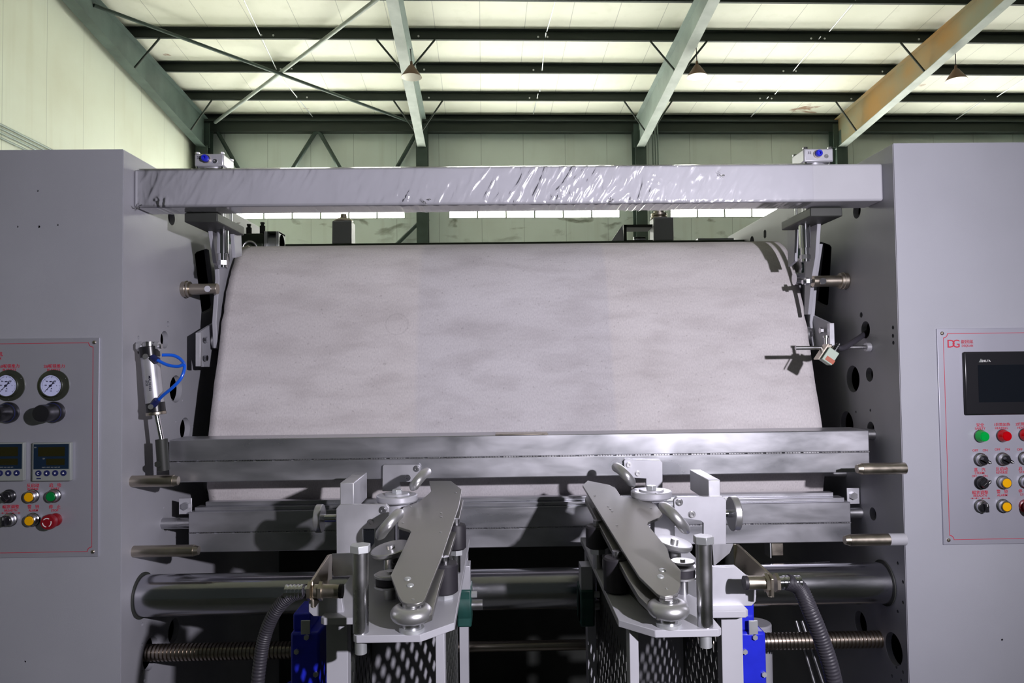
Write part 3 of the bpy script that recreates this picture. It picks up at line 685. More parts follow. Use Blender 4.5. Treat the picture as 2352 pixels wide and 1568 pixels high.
# support rods
for (pb, pe, y, X, l) in ((303, 410, 1105, XL, 'bronze steel support rod under the left end of the upper box beam'), (307, 457, 1266, XL, 'longer bronze steel support rod under the left end of the lower box beam'),
                       (2078, 1968, 1075, XR, 'steel support rod under the right end of the upper box beam'), (2078, 1940, 1238, XR, 'steel support rod with a white painted end, right of the lower box beam')):
    p = atx(pb, y, X); s = 1 if X < 0 else -1; e = at(pe, y, p.y).x; root = empty('support_rod', p, l, 'rod', 'support rods on the side plates')
    MB().cyl((X, p.y, p.z), (e-s*.012, p.y, p.z), .0148).build('rod_body', 'nickel', root)
    MB().cyl((e-s*.012, p.y, p.z), (e, p.y, p.z), .0135, .011).build('rod_tip', 'nickel', root)
    if 'white' in l: MB().cyl((X, p.y, p.z), (X-.042, p.y, p.z), .0153).build('painted_end', 'light_paint', root)
p = atx(1960, 1092, XR); 
o = MB().cyl((at(1888, 1090, 2.15).x, 2.15, p.z-.0), (XR, 2.15, p.z-.0), .013).build('cross_shaft', 'steel'); tag(o, 'short steel shaft behind the upper right support rod', 'shaft')
# big roller, lead screw
Yr = 1.945; zr = CZ-.600
root = empty('guide_roller', (.03, Yr, zr), 'big polished steel roller across the machine below the box beams', 'roller')
MB().cyl((XL+.002, Yr, zr), (XR-.002, Yr, zr), .0535, seg=72).build('roller_shell', 'roller_steel', root, .003)
for x, s in ((XL, 1), (XR, -1)): MB().cyl((x-s*.005, Yr, zr), (x+s*.003, Yr, zr), .06, seg=48).build('end_ring', 'dark_guard', root)
Yq = 1.975; zq = CZ-.762
root = empty('lead_screw', (.03, Yq, zq), 'coarse threaded lead screw near the bottom, running plate to plate', 'screw')
for xa, xb in ((XL-.02, -.35), (.50, XR+.02)):
    pts = []; pitch = .0105; n = int((xb-xa)/pitch); t = MB()
    prof_ = []
    for k in range(n):
        h = k*pitch; prof_ += [(.0225, h), (.0225, h+pitch*.52), (.0182, h+pitch*.60), (.0182, h+pitch*.92)]
    t.lathe(prof_, (xa, Yq, zq), (1, 0, 0), 28); t.build('threaded_length', 'threaded_steel', root)
MB().cyl((-.35, Yq, zq), (.50, Yq, zq), .014).build('plain_length', 'threaded_steel', root)
# ================================================================== AIR CYLINDER, SENSOR
Yc = 1.885
root = empty('air_cylinder', at(350, 860, Yc), 'slim silver air cylinder with blue hoses on the left side plate', 'cylinder')
A = at(344, 815, Yc); B = at(357, 935, Yc); ax = (B-A).normalized()
MB().cyl(A, B, .0225, seg=40).build('barrel', 'aluminium', root, .001)
MB().cyl(A-ax*.022, A+ax*.006, .0245).build('head_cap', 'black_plastic', root, .002)
MB().cyl(B-ax*.012, B+ax*.012, .0235).build('front_cap', 'black_plastic', root, .001)
MB().cyl(B+ax*.012, B+ax*.020, .0245).build('lock_nut', 'nickel', root, .001)
C = at(371, 1010, Yc); MB().cyl(B+ax*.015, C, .0075).build('piston_rod', 'chrome', root)
MB().cyl(C-ax*.002, at(376, 1080, Yc), .015).build('rod_clevis', 'dark_guard', root)
q = at(362, 1066, Yc-.02); MB().hexa(q, q+Vector((0, .03, 0)), .009).build('clevis_pin', 'dark_guard', root)
T = at(343, 797, Yc); MB().cyl(T+Vector((-.0, .0, -.012)), T+Vector((0, 0, .014)), .014).build('eye', 'steel', root)
MB().cyl(at(320, 795, Yc), at(372, 795, Yc), .0065).build('pivot_pin', 'steel', root)
for px in (321, 337, 361): a = at(px, 795, Yc); MB().hexa(a-Vector((.005, 0, 0)), a+Vector((.006, 0, 0)), .013).build('pin_nut', 'aluminium', root)
MB().cyl(at(334, 818, Yc-.02), at(334, 818, Yc-.032), .0065).build('port_screw', 'dark_guard', root)
MB().cyl(at(346, 934, Yc-.02), at(346, 934, Yc-.034), .0065).build('port_screw', 'dark_guard', root)
for (a, b) in (((350, 820), (362, 828)), ((352, 930), (362, 918))): MB().cyl(at(*a, Yc-.022), at(*b, Yc-.026), .0085).build('elbow_fitting', 'navy_button', root)
Rz = Matrix(((ax.x, 0, 0), (0, 1, 0), (ax.z, 0, 1))) 
for body, h, off in (('MAL32X50', .0085, .004), ('JSCSE', .006, -.004)):
    RR = Matrix.Rotation(math.pi/2, 3, 'X') @ Matrix.Rotation(-math.pi/2+.06, 3, 'Z')
    words_mesh(body, (A+B)/2+Vector((off, -.0232, -.005)), h, 'dial_ink', root, R=RR)
for pts, y0 in (([(360, 826), (385, 838), (410, 841), (424, 834)], 0), ([(372, 815), (398, 816), (416, 826), (424, 842), (416, 868), (396, 890), (376, 906), (364, 918)], .01)):
    o = MB().tube([at(a, b, Yc-.026+y0*math.sin(i)) for i, (a, b) in enumerate(pts)], .0042).build('air_hose', 'blue_hose'); tag(o, 'short blue air hose looping from the top of the slim air cylinder' if y0 == 0 else 'long blue air hose looping down the side of the slim air cylinder', 'hose', 'blue air hoses')
# sensor bar on the right
p = atx(1999, 797, XR); root = empty('sensor_bar', p, 'round steel bar on a flange, holding the edge sensor at right', 'bar')
MB().cyl((XR, p.y, p.z), (XR-.014, p.y, p.z), .0125).build('flange', 'aluminium', root, .001)
MB().cyl((XR-.014, p.y, p.z), (at(1827, 797, p.y).x, p.y, p.z), .0055).build('bar', 'steel', root)
c = at(1900, 797, p.y); MB().box(c, (.02, .02, .016)).build('clamp', 'nickel', root, .002)
MB().cyl(c+Vector((-.003, 0, .006)), c+Vector((-.003, 0, .026)), .005).cyl(c+Vector((-.003, 0, .026)), c+Vector((-.003, 0, .032)), .008).build('thumb_screw', 'steel', root)
root = empty('edge_sensor', at(1900, 815, p.y-.02), 'pale grey edge sensor with an orange label, hanging from the round steel bar', 'sensor')
R = Matrix.Rotation(math.radians(35), 3, 'Y'); s = at(1903, 818, p.y-.02)
MB().box(s, (.032, .028, .040), R).build('sensor_body', 'sensor_grey', root, .002)
MB().box(s+R @ Vector((.004, -.0143, -.010)), (.026, .001, .012), R).build('sensor_label', 'sensor_label', root)
MB().box(s+R @ Vector((-.022, .004, .0)), (.003, .03, .05), R).build('sensor_bracket', 'nickel', root)
g = s+R @ Vector((.004, -.004, .020)); gl = MB()
for k in range(4): gl.cyl(g+R @ Vector((0, 0, .006*k)), g+R @ Vector((0, 0, .006*k+.004)), .0095-.0008*k)
gl.cyl(g, g+R @ Vector((0, 0, .024)), .006).build('cable_gland', 'black_plastic', root)
e = atx(1993, 762, XR+.02)
o = MB().tube([g+Vector((.006, 0, .012)), at(1935, 800, p.y-.02), at(1960, 785, p.y+.0), e], .0078).build('sensor_cable', 'conduit_rubber'); tag(o, 'grey cable running from the edge sensor into a round hole of the side plate', 'cable')
# valve block at the upper left
Yv = 2.62
root = empty('air_valve', at(590, 560, Yv), 'dark air valve block with two knobs behind the upper left of the blanket', 'valve')
a = at(548, 536, Yv); b = at(604, 578, Yv); MB().span((a.x, Yv, b.z), (b.x, Yv+.06, a.z)).build('valve_body', 'dark_green_beam', root, .004)
a = at(606, 531, Yv); b = at(640, 578, Yv); MB().span((a.x, Yv, b.z), (a.x+.012, Yv+.08, a.z)).span((b.x-.010, Yv, b.z), (b.x, Yv+.08, a.z)).build('end_plate', 'galvanised', root, .001)
MB().cyl((a.x, Yv+.04, (a.z+b.z)/2), (b.x, Yv+.04, (a.z+b.z)/2), .032).build('air_barrel', 'galvanised', root)
MB().span((a.x, Yv+.002, a.z-.006), (b.x, Yv+.078, a.z)).build('cover', 'dark_green_beam', root)
for px, py in ((572, 518), (603, 514)):
    t = at(px, py, Yv+.02); bb = at(px, 538, Yv+.02); MB().cyl((t.x, t.y, bb.z), (t.x, t.y, t.z-.008), .010).cyl((t.x, t.y, t.z-.008), (t.x, t.y, t.z), .006).cyl((t.x, t.y, t.z), (t.x, t.y, t.z+.005), .008).build('knob', 'dark_guard', root)
c = at(574, 570, Yv-.03); MB().torus(c, (.3, -1, 0), .024, .004).build('ring', 'steel', root)
MB().cyl(at(546, 578, Yv-.05), at(572, 566, Yv-.03), .007).build('spindle', 'nickel', root)

# ================================================================== CONTROL PANELS
def P(px, py, d=0): return at(px, py, YF-.007) - Vector((0, d, 0))      # on the face of the panel
YN = Vector((0, -1, 0)); PXM = (YF-.007)/F
def panel(x0, y0, x1, y1, label, corners, lines):
    a = at(x0, y0, YF); b = at(x1, y1, YF); root = empty('control_panel', ((a.x+b.x)/2, YF, (a.z+b.z)/2), label, 'control panel', 'control panels')
    MB().span((a.x, YF-.007, b.z), (b.x, YF-.003, a.z)).build('face_plate', 'panel_aluminium', root, .001)
    xa, za, xb, zb = a.x+.016, a.z-.013, b.x-.016, b.z+.013; r = .011; y = YF-.0073
    pts = []
    for cx, cz, a0, a1 in ((xb, za, 180, 270), (xb, zb, 90, 180), (xa, zb, 0, 90), (xa, za, -90, 0)):
        for k in range(7):
            t = math.radians(a0+(a1-a0)*k/6)
            pts.append(Vector((cx+r*math.cos(t), y, cz+r*math.sin(t))))
    # order: concave corners, clockwise from the upper right
    seq = pts[0:7] + pts[7:14] + pts[14:21] + pts[21:28]
    w = .0009; q = [p for i, p in enumerate(seq) if (p-seq[i-1]).length > 1e-5]; n = len(q); bm = bmesh.new(); ins = []; outs = []
    for i in range(n):
        d = ((q[(i+1) % n]-q[i]).normalized()+(q[i]-q[i-1]).normalized()).normalized(); sd_ = d.cross(Vector((0, 1, 0)))*w
        ins.append(bm.verts.new(q[i]-sd_)); outs.append(bm.verts.new(q[i]+sd_))
    for i in range(n): bm.faces.new((ins[i], ins[(i+1) % n], outs[(i+1) % n], outs[i]))
    finish(bm, 'border_line', 'red_ink', root, smooth=False)
    for cx in (a.x+.013, b.x-.013):
        for cz in (a.z-.012, b.z+.012):
            MB().lathe([(.0048, 0), (.0045, .0015), (.003, .003), (.001, .0034)], (cx, YF-.007, cz), YN, 16).build('corner_screw', 'nickel', root)
    return root
def gauge(root, px, py, ang=225):
    c = P(px, py); g = MB().lathe([(.0395, 0), (.0395, .003), (.030, .0042), (.0285, .0135), (.0265, .0135), (.0262, .010)], c, YN, 56).build('pressure_gauge', 'steel_dark', root)
    MB().cyl(c-Vector((0, .0098, 0)), c-Vector((0, .0108, 0)), .0262, seg=48).build('dial', 'dial_white', g)
    f = c-Vector((0, .0118, 0)); tk = MB()
    for k in range(31):
        t = math.radians(225-270*k/30); L0 = .0215 if k % 5 else .0195
        u = Vector((math.cos(t), 0, math.sin(t))); sdw = u.cross(Vector((0, 1, 0)))*.00025
        tk.prism([f+u*L0-sdw, f+u*.0235-sdw, f+u*.0235+sdw, f+u*L0+sdw], (0, .0005, 0))
    tk.build('tick_marks', 'dial_ink', g, smooth=False)
    for s_, dx, dz, h in (('MPa', 0, .010, .0045), ('0.6', -.010, .011, .004), ('0.8', .010, .011, .004), ('0.4', -.013, .001, .004), ('1', .014, .0, .004), ('0.2', -.010, -.010, .0035), ('A', .001, -.0075, .005), ('2.5', .0, -.0135, .0038)):
        words_mesh(s_, f+Vector((dx, 0, dz)), h, 'dial_ink', g, 'dial_figure')
    t = math.radians(ang); u = Vector((math.cos(t), 0, math.sin(t))); sd = u.cross(Vector((0, 1, 0))); h = f-Vector((0, .001, 0))
    MB().prism([h+u*.019-sd*.0003, h-u*.006-sd*.001, h-u*.014-sd*.0034, h-u*.010, h-u*.014+sd*.0034, h-u*.006+sd*.001, h+u*.019+sd*.0003], (0, -.0006, 0)).cyl(h, h-Vector((0, .0016, 0)), .0028).build('needle', 'dial_ink', g, smooth=False)
    for k in range(3):
        t = math.radians(270+120*k); MB().lathe([(.0017, 0), (.0012, .001)], c+Vector((.0345*math.cos(t), -.0036, .0345*math.sin(t))), YN, 10).build('rim_screw', 'chrome', g)
mat('steel_dark', (.13, .14, .11), .16, .75)
def knob(root, px, py):
    c = P(px, py); k = MB().lathe([(.026, 0), (.0265, .008), (.024, .013), (.0205, .018), (.020, .034), (.0215, .036), (.0215, .055), (.020, .058), (.004, .059)], c, YN, 40).build('regulator_knob', 'black_plastic', root)
    MB().torus(c-Vector((0, .014, 0)), YN, .0225, .0012, 40, 8).build('lock_ring', 'navy_button', k)
def pushb(root, px, py, m):
    c = P(px, py); k = MB().lathe([(.0165, 0), (.0165, .003), (.0148, .0045), (.0146, .014), (.0130, .0155), (.0118, .0155), (.0116, .013)], c, YN, 36).build('push_button', 'steel', root)
    MB().cyl(c, c-Vector((0, .003, 0)), .0172, seg=36).build('gasket', 'black_plastic', k)
    MB().lathe([(.0113, .012), (.0113, .0162), (.0105, .017), (.002, .0172)], c, YN, 32).build('button_cap', m, k)
def lamp(root, px, py, m):
    c = P(px, py); k = MB().lathe([(.0158, 0), (.0158, .006), (.0145, .009), (.0125, .017), (.0118, .0185)], c, YN, 36).build('signal_lamp', m, root)
    MB().cyl(c, c-Vector((0, .004, 0)), .0164, seg=36).build('gasket', 'black_plastic', k)
    MB().lathe([(.0105, .018), (.0105, .0195), (.002, .0198)], c, YN, 32).build('lens_face', m, k)
def switch(root, px, py, ang, m='steel', black=False):
    c = P(px, py); k = MB().lathe([(.0165, 0), (.0165, .003), (.0148, .0045), (.0146, .012), (.0125, .0135), (.011, .0135)], c, YN, 36).build('selector_switch', 'black_plastic' if black else m, root)
    MB().cyl(c, c-Vector((0, .003, 0)), .0172, seg=36).build('gasket', 'black_plastic', k)
    MB().lathe([(.0115, .011), (.0112, .017), (.010, .018)], c, YN, 30).build('knob_base', 'black_plastic', k)
    t = math.radians(ang); u = Vector((math.cos(t), 0, math.sin(t))); s_ = u.cross(Vector((0, 1, 0))); f = c-Vector((0, .017, 0))
    MB().prism([f-u*.011-s_*.004, f+u*.010-s_*.004, f+u*.0145, f+u*.010+s_*.004, f-u*.011+s_*.004], (0, -.010, 0)).build('handle', 'black_plastic', k, .0008)
    q = f-Vector((0, .0102, 0)); MB().prism([q+u*.004-s_*.0007, q+u*.011-s_*.0007, q+u*.011+s_*.0007, q+u*.004+s_*.0007], (0, -.0004, 0)).build('pointer_mark', 'white_mark', k, smooth=False)
def estop(root, px, py):
    c = P(px, py); k = MB().lathe([(.0165, 0), (.0165, .006), (.0125, .008), (.0125, .016), (.014, .018), (.0185, .022), (.0188, .030), (.0165, .034), (.003, .0352)], c, YN, 44).build('emergency_stop', 'stop_red', root)
    for a0 in (60, 180, 300):
        mbx = MB(); f = c-Vector((0, .0348, 0)); pts = []
        for j in range(9):
            t = math.radians(a0+80*j/8); pts.append(f+Vector((.0112*math.cos(t), 0, .0112*math.sin(t))))
        for j in range(8, -1, -1):
            t = math.radians(a0+80*j/8); pts.append(f+Vector((.0096*math.cos(t), 0, .0096*math.sin(t))))
        mbx.prism(pts, (0, -.0012, 0)).build('arrow_mark', 'white_mark', k, smooth=False)
def controller(root, px, py):
    c = P(px, py); h = .048; k = MB().span((c.x-h, c.y-.011, c.z-h), (c.x+h, c.y, c.z+h)).build('temperature_controller', 'controller_grey', root, .002)
    f = c-Vector((0, .0112, 0)); MB().span((f.x-.0435, f.y-.0006, f.z-.018), (f.x+.0435, f.y, f.z+.0445)).build('display_window', 'controller_screen', k)
    f2 = f-Vector((0, .0008, 0))
    MB().span((f2.x-.032, f2.y-.0003, f2.z+.014), (f2.x+.034, f2.y, f2.z+.037)).build('upper_display', 'digit_dark', k)
    MB().span((f2.x-.012, f2.y-.0003, f2.z-.008), (f2.x+.034, f2.y, f2.z+.008)).build('lower_display', 'digit_dark', k)
    words_mesh('PV', (f2.x-.039, f2.y, f2.z+.036), .005, 'controller_grey', k); words_mesh('SV', (f2.x-.018, f2.y, f2.z+.008), .005, 'controller_grey', k)
    words_mesh('OUT1  OUT2  AL1  AL2  A/M', (f2.x, f2.y, f2.z-.0135), .0036, 'controller_grey', k)
    for i, dx in enumerate((-.031, -.0105, .0105, .031)):
        b = MB().lathe([(.0075, 0), (.0072, .0012), (.002, .0014)], (f.x+dx, f.y, f.z-.028), YN, 28).build('key', 'navy_button', k)
        g = Vector((f.x+dx, f.y-.0017, f.z-.028)); r = .003
        if i == 0:
            MB().torus(g, YN, .0026, .0006, 20, 6, .6, 5.6).build('key_mark', 'white_mark', b, smooth=False); continue
        a0 = {1: 180, 2: 270, 3: 90}[i]; MB().prism([g+Vector((r*math.cos(math.radians(a0+120*j)), 0, r*math.sin(math.radians(a0+120*j)))) for j in range(3)], (0, -.0003, 0)).build('key_mark', 'white_mark', b, smooth=False)
    MB().span((f.x-.036, f.y-.0003, f.z-.0425), (f.x-.025, f.y, f.z-.0395)).build('maker_mark', 'navy_button', k)
def T(root, s, px, py, h, w=1.0): return words_mesh(s, P(px, py, .0004), h*PXM, 'red_ink', root, width=w)
def arrows(root, px, py):
    for d, (a, b) in enumerate(((px-22, px-2), (px+3, px+23))):
        m_ = MB(); A = P(a, py, .0004); B = P(b, py, .0004); m_.span((A.x, A.y, A.z-.0004), (B.x, A.y-.0003, A.z+.0004))
        ends = ((A.x+.008, 1), (A.x+.012, -1)) if d == 0 else ((A.x, -1), (B.x, 1))
        for x, s_ in ends: m_.prism([(x, A.y, A.z), (x-s_*.0045, A.y, A.z+.002), (x-s_*.0045, A.y, A.z-.002)], (0, -.0003, 0))
        m_.build('width_arrow', 'red_ink', root, smooth=False)
L = panel(-190, 780, 229, 1276, 'aluminium control panel with two air gauges and two digital controllers', 0, 0)
T(L, '德荃纺机', -16, 814, 11); T(L, 'DEQUAN', -16, 823, 9)
for px, n in ((20, '1'), (122, '2')):
    gauge(L, px+2, 885); T(L, n+'#呢毯推力', px+1 if px < 100 else px+3, 841, 9.5); T(L, 'BLANKET', px+2, 849.5, 8, .9)
knob(L, 22, 947); knob(L, 127, 946)
controller(L, 17, 1059); controller(L, 124, 1059)
T(L, '反启动', 76, 1115, 9.5); T(L, 'REVERSE', 76, 1123, 7, .95); T(L, '启   动', 127, 1114, 9.5); T(L, 'START', 127, 1122, 7, .95)
T(L, '幅宽调整', 25, 1164, 9.5); T(L, 'BREADTH', 25, 1172, 7, .95); T(L, '警   铃', 77, 1164, 9.5); T(L, 'ALARM', 77, 1172, 7, .95); T(L, '停   止', 126, 1164, 9.5); T(L, 'STOP', 126, 1172, 7, .95)
arrows(L, 24, 1178)
switch(L, 22, 1139, 135, black=True); pushb(L, 75, 1139, 'yellow_button'); pushb(L, 125, 1138, 'green_button')
switch(L, 24, 1193, 90); pushb(L, 76, 1193, 'yellow_button'); estop(L, 128, 1193)
R_ = panel(2148, 755, 2560, 1243, 'aluminium control panel with a black touch screen and coloured lamps', 0, 0)
T(R_, 'D', 2184, 790, 26, 1.0); T(R_, 'G', 2196, 790, 26, 1.0); T(R_, '德荃纺机', 2221, 785, 9.5, .75); T(R_, 'DEQUAN', 2222, 794, 7.5, .85)
a = P(2209, 808); b = P(2430, 950)
k = MB().span((a.x, a.y-.008, b.z), (b.x, a.y, a.z)).build('touch_screen', 'black_plastic', R_, .004)
a2 = P(2241, 838); b2 = P(2420, 921); MB().span((a2.x, a.y-.0085, b2.z), (b2.x, a.y-.008, a2.z)).build('screen_glass', 'touch_screen', k)
q = P(2248, 828, .0083); MB().prism([q+Vector((-.0055, 0, -.004)), q+Vector((.0055, 0, -.004)), q+Vector((0, 0, .0055))], (0, -.0004, 0)).build('maker_emblem', 'controller_grey', k, smooth=False)
words_mesh('DELTA', P(2260, 829, .0086), .0075, 'white_mark', k, width=1.0)
T(R_, '安全', 2251, 976, 9.5); T(R_, 'SAFETY', 2251, 984, 7.5); T(R_, '1烘筒加热', 2301, 975, 8.5); T(R_, 'HEATING', 2300, 983, 7.5, .95); T(R_, '2烘筒加热', 2351, 974, 8.5); T(R_, 'HEATING', 2351, 982, 7.5, .95)
for x in (2251, 2302, 2353): T(R_, 'OFF     ON', x, 1034 if x < 2260 else 1032, 7.5)
T(R_, '蒸   汽', 2250, 1079, 9.5); T(R_, 'STEAM', 2250, 1086, 7.5); T(R_, 'OFF       ON', 2250, 1093, 7)
T(R_, '反启动', 2301, 1077, 9.5); T(R_, 'REVERSE', 2301, 1085, 7.5, .95); T(R_, '启   动', 2352, 1076, 9.5); T(R_, 'START', 2352, 1084, 7.5)
T(R_, '幅宽调整', 2251, 1131, 9.5); T(R_, 'BREADTH', 2251, 1138, 7.5, .95); arrows(R_, 2251, 1144); T(R_, '警   铃', 2302, 1129, 9.5); T(R_, 'ALARM', 2302, 1137, 7.5); T(R_, '停   止', 2352, 1128, 9.5); T(R_, 'STOP', 2352, 1136, 7.5)
lamp(R_, 2251, 1001, 'green_lens'); lamp(R_, 2302, 1000, 'red_lens'); lamp(R_, 2353, 998, 'red_lens')
switch(R_, 2251, 1055, -30); switch(R_, 2302, 1054, -30); switch(R_, 2353, 1052, -30)
switch(R_, 2252, 1108, 40, black=True); pushb(R_, 2303, 1107, 'yellow_button'); pushb(R_, 2354, 1106, 'green_button')
switch(R_, 2252, 1162, 95); pushb(R_, 2303, 1161, 'yellow_button'); estop(R_, 2354, 1161)
# ================================================================== THE TWO GUIDER UNITS
ZD = CZ-.462                                        # top of the deck plates
def diamonds(u0, u1, v0, v1, du=.038, dv=.046):
    out = []; i = 0; v = v0+dv
    while v < v1-dv*.5:
        u = u0+du*(.9 if i % 2 else .45)
        while u < u1-du*.3:
            out.append([(u-du*.20, v), (u, v-dv*.36), (u+du*.20, v), (u, v+dv*.36)]); u += du*.9
        v += dv*.62; i += 1
    return out
def unit(X0, s, px, label):
    X = lambda u: X0+s*u
    root = empty('guider_unit', (X(.12), 1.5, 0), label, 'guider', 'fabric guider units')
    # deck plate
    dk = [(0, 1.93), (0, 1.31), (.055, 1.255), (.165, 1.255), (.172, 1.262), (.172, 1.345), (.243, 1.345), (.25, 1.352), (.25, 1.93)]
    MB().prism([(X(u), y, ZD-.013) for u, y in dk], (0, 0, .013)).build('deck_plate', 'light_paint', root, .0012)
    # lower cage: posts, perforated side sheets
    zl = 0.02; zt_ = ZD-.013
    for (u0, u1, y0, y1) in ((.018, .034, 1.30, 1.335), (.205, .245, 1.37, 1.40), (.0, .022, 1.80, 1.84), (.215, .245, 1.80, 1.84)):
        a, b = sorted((X(u0), X(u1))); MB().span((a, y0, zl), (b, y1, zt_)).build('frame_post', 'light_paint', root, .001)
    MP = Matrix.Translation((X(.026), 0, 0)) @ MYZ
    holed([(1.335, .35), (1.80, .35), (1.80, zt_), (1.335, zt_)], diamonds(1.345, 1.79, .40, zt_-.05), .0016, MP, 'perforated_guard', 'dark_guard', root)
    MP = Matrix.Translation((X(.236), 0, 0)) @ MYZ
    holed([(1.40, .35), (1.80, .35), (1.80, zt_), (1.40, zt_)], diamonds(1.41, 1.79, .40, zt_-.05), .0016, MP, 'perforated_guard', 'dark_guard', root)
    a, b = sorted((X(.03), X(.235)))
    MB().span((a, 1.789, .35), (b, 1.791, zt_)).build('rear_sheet', 'light_paint', root)
    MB().span((a, 1.33, zl), (b, 1.36, zl+.03)).build('foot_rail', 'light_paint', root)
    # big clamp bolt with spacer sleeve
    bx = at(px['bolt'], 1300, 1.272).x; zh = at(px['bolt'], px['bolt_top'], 1.272).z; by = 1.272
    MB().cyl((bx, by, ZD), (bx, by, zh-.012), .0138, seg=32).build('spacer_sleeve', 'steel', root)
    MB().hexa((bx, by, zh-.013), (bx, by, zh), .0185).build('hex_head', 'galvanised', root, .001)
    MB().cyl((bx, by, ZD-.013), (bx, by, ZD-.036), .0105, seg=20).build('bolt_end', 'galvanised', root)
    # under-deck bearing with washer and clamp collar
    cx = X(.115); MB().cyl((cx, 1.40, ZD-.013), (cx, 1.40, ZD-.045), .027).build('bearing_nut', 'dark_guard', root)
    MB().cyl((cx, 1.40, ZD-.045), (cx, 1.40, ZD-.050), .029).build('copper_washer', 'copper_washer', root)
    MB().cyl((cx, 1.40, ZD-.05), (cx, 1.40, ZD-.06), .019).build('lock_nut', 'nickel', root)
    # long cover plate, sloping down to the front roller
    n = Vector((0, -.19, 1)).normalized(); p0 = Vector((X(.05), 1.29, ZD+.058))
    pp = [onp(a, b, p0, n) for a, b in px['cover']]
    hol = []
    cov = MB().prism(pp, -n*.006).build('cover_plate', 'satin_steel', root, .0008)
    for a, b in px['screws']:
        q = onp(a, b, p0, n); MB().lathe([(.0068, 0), (.0062, .0014), (.004, .0026), (.001, .003)], q, n, 20).build('cap_screw', 'galvanised', root)
    for a, b in px['pins']:
        q = onp(a, b, p0, n); MB().lathe([(.0028, 0), (.002, .0008)], q, n, 12).build('rivet', 'steel', root)
    sk = [onp(a, b, p0, n)-n*.02 for a, b in px['skirt']]
    MB().prism(sk, -n*.012).build('lower_plate', 'satin_steel', root, .0008)
    # solid core added between cover plate and deck to block light under it
    top_ = [onp(a, b, p0, n)-n*.008 for a, b in px['core']]; bm = bmesh.new()
    tv = [bm.verts.new(q) for q in top_]; bv = [bm.verts.new((q.x, q.y, ZD)) for q in top_]; k_ = len(tv)
    bm.faces.new(tv); bm.faces.new(bv[::-1])
    for i in range(k_): bm.faces.new((tv[i], bv[i], bv[(i+1) % k_], tv[(i+1) % k_]))
    finish(bm, 'shadow_core', 'dark_guard', root)
    # front ring roller
    c = at(*px['ring'], 1.275); c.z = ZD+.030
    MB().torus(c+Vector((0, 0, 0)), (0, 0, 1), .0225, .0145, 56, 20, flat=.95).build('ring_roller', 'ring_steel', root)
    MB().cyl((c.x, c.y, ZD), (c.x, c.y, c.z+.018), .016).build('roller_hub', 'steel', root)
    MB().cyl((c.x, c.y, ZD), (c.x, c.y, ZD+.006), .022).build('hub_washer', 'galvanised', root)
    # stacked edge discs below the cover, with a black rubber band
    for (a, b, Y, r, hh, tilt, m_) in px['discs']:
        c = at(a, b, Y); ax_ = Vector((s*tilt, -tilt*.6, 1)).normalized()
        d = MB().lathe([(r*.45, -hh*1.2), (r*.9, -hh*.6), (r, -hh*.2), (r, hh*.3), (r*.95, hh*.45), (r*.5, hh*.30), (r*.22, hh*.3), (r*.2, hh*.9)], c, ax_, 44).build('edge_disc', m_, root)
        MB().cyl(c-ax_*hh*1.2, (c.x, c.y, ZD), r*.42, seg=24).build('disc_spindle', 'steel', root)
    for (a, b, Y) in px['bands']:
        c = at(a, b, Y); MB().lathe([(.024, -.008), (.026, -.007), (.026, .007), (.024, .008)], c, (0, 0, 1), 40).build('rubber_band', 'black_rubber', root)
        MB().lathe([(.029, .008), (.029, .012), (.02, .013)], c, (0, 0, 1), 40).lathe([(.029, -.012), (.029, -.008)], c, (0, 0, 1), 40).build('band_flange', 'ring_steel', root)
    # black rubber rollers on the inner side
    for (a, b, Y, r, hh) in px['rubber']:
        c = at(a, b, Y); k = MB().lathe([(r*.8, -hh/2), (r, -hh/2+.004), (r, hh/2-.004), (r*.9, hh/2)], c, (0, 0, 1), 40).build('rubber_roller', 'black_rubber', root)
        MB().hexa(c-Vector((0, 0, hh/2+.012)), c-Vector((0, 0, hh/2)), r*.7).build('roller_nut', 'galvanised', root)
        MB().cyl((c.x, c.y, ZD), (c.x, c.y, c.z-hh/2), r*.4, seg=20).build('roller_pin', 'steel', root)
        MB().cyl((c.x, c.y, c.z+hh/2), (c.x, c.y, c.z+hh/2+.012), r*.35, seg=20).build('roller_pin', 'steel', root)
    # bowed spreader bars
    for pts in px['bars']:
        q = [at(a, b, Y) for a, b, Y in pts]
        MB().tube(q, .0115, 18, rad=lambda t: .0118*min(1, .35+4*min(t, 1-t)), smooth=8).build('spreader_bar', 'ring_steel', root)
    # hub disc with hexagon bolt
    a, b, Y = px['hub']; c = at(a, b, Y); c0 = c
    MB().lathe([(.03, -.040), (.03, -.016), (.046, -.014), (.049, -.010), (.049, .001), (.046, .003), (.030, .002), (.028, .006), (.016, .007)], c, (0, 0, 1), 52).build('hub_disc', 'bright_aluminium', root)
    MB().hexa(c+Vector((0, 0, .006)), c+Vector((0, 0, .015)), .0125).build('hub_bolt', 'galvanised', root, .0006)
    for k in range(3):
        t = 2.1*k+.6; MB().lathe([(.004, 0), (.003, .0006)], c+Vector((.038*math.cos(t), .038*math.sin(t), .0032)), (0, 0, 1), 12).build('disc_screw', 'steel', root)
    # aluminium brackets
    for pts, Y, d, nm, m_, scr in px['brackets']:
        k = MB().prism([at(a, b, Y) for a, b in pts], (0, d, 0)).build(nm, m_, root, .001)
        for a, b in scr:
            q = at(a, b, Y); w_ = MB().lathe([(.0085, 0), (.0085, .001), (.0062, .001), (.0062, .0045), (.003, .0045), (.003, .002)], q, YN, 24).build('socket_screw', 'steel', k)
    a, b, Y, d, w_, h_ = px['block']
    c = at(a, b, Y); MB().box(c+Vector((0, d/2, 0)), (w_, d, h_)).build('slide_block', 'aluminium', root, .002)
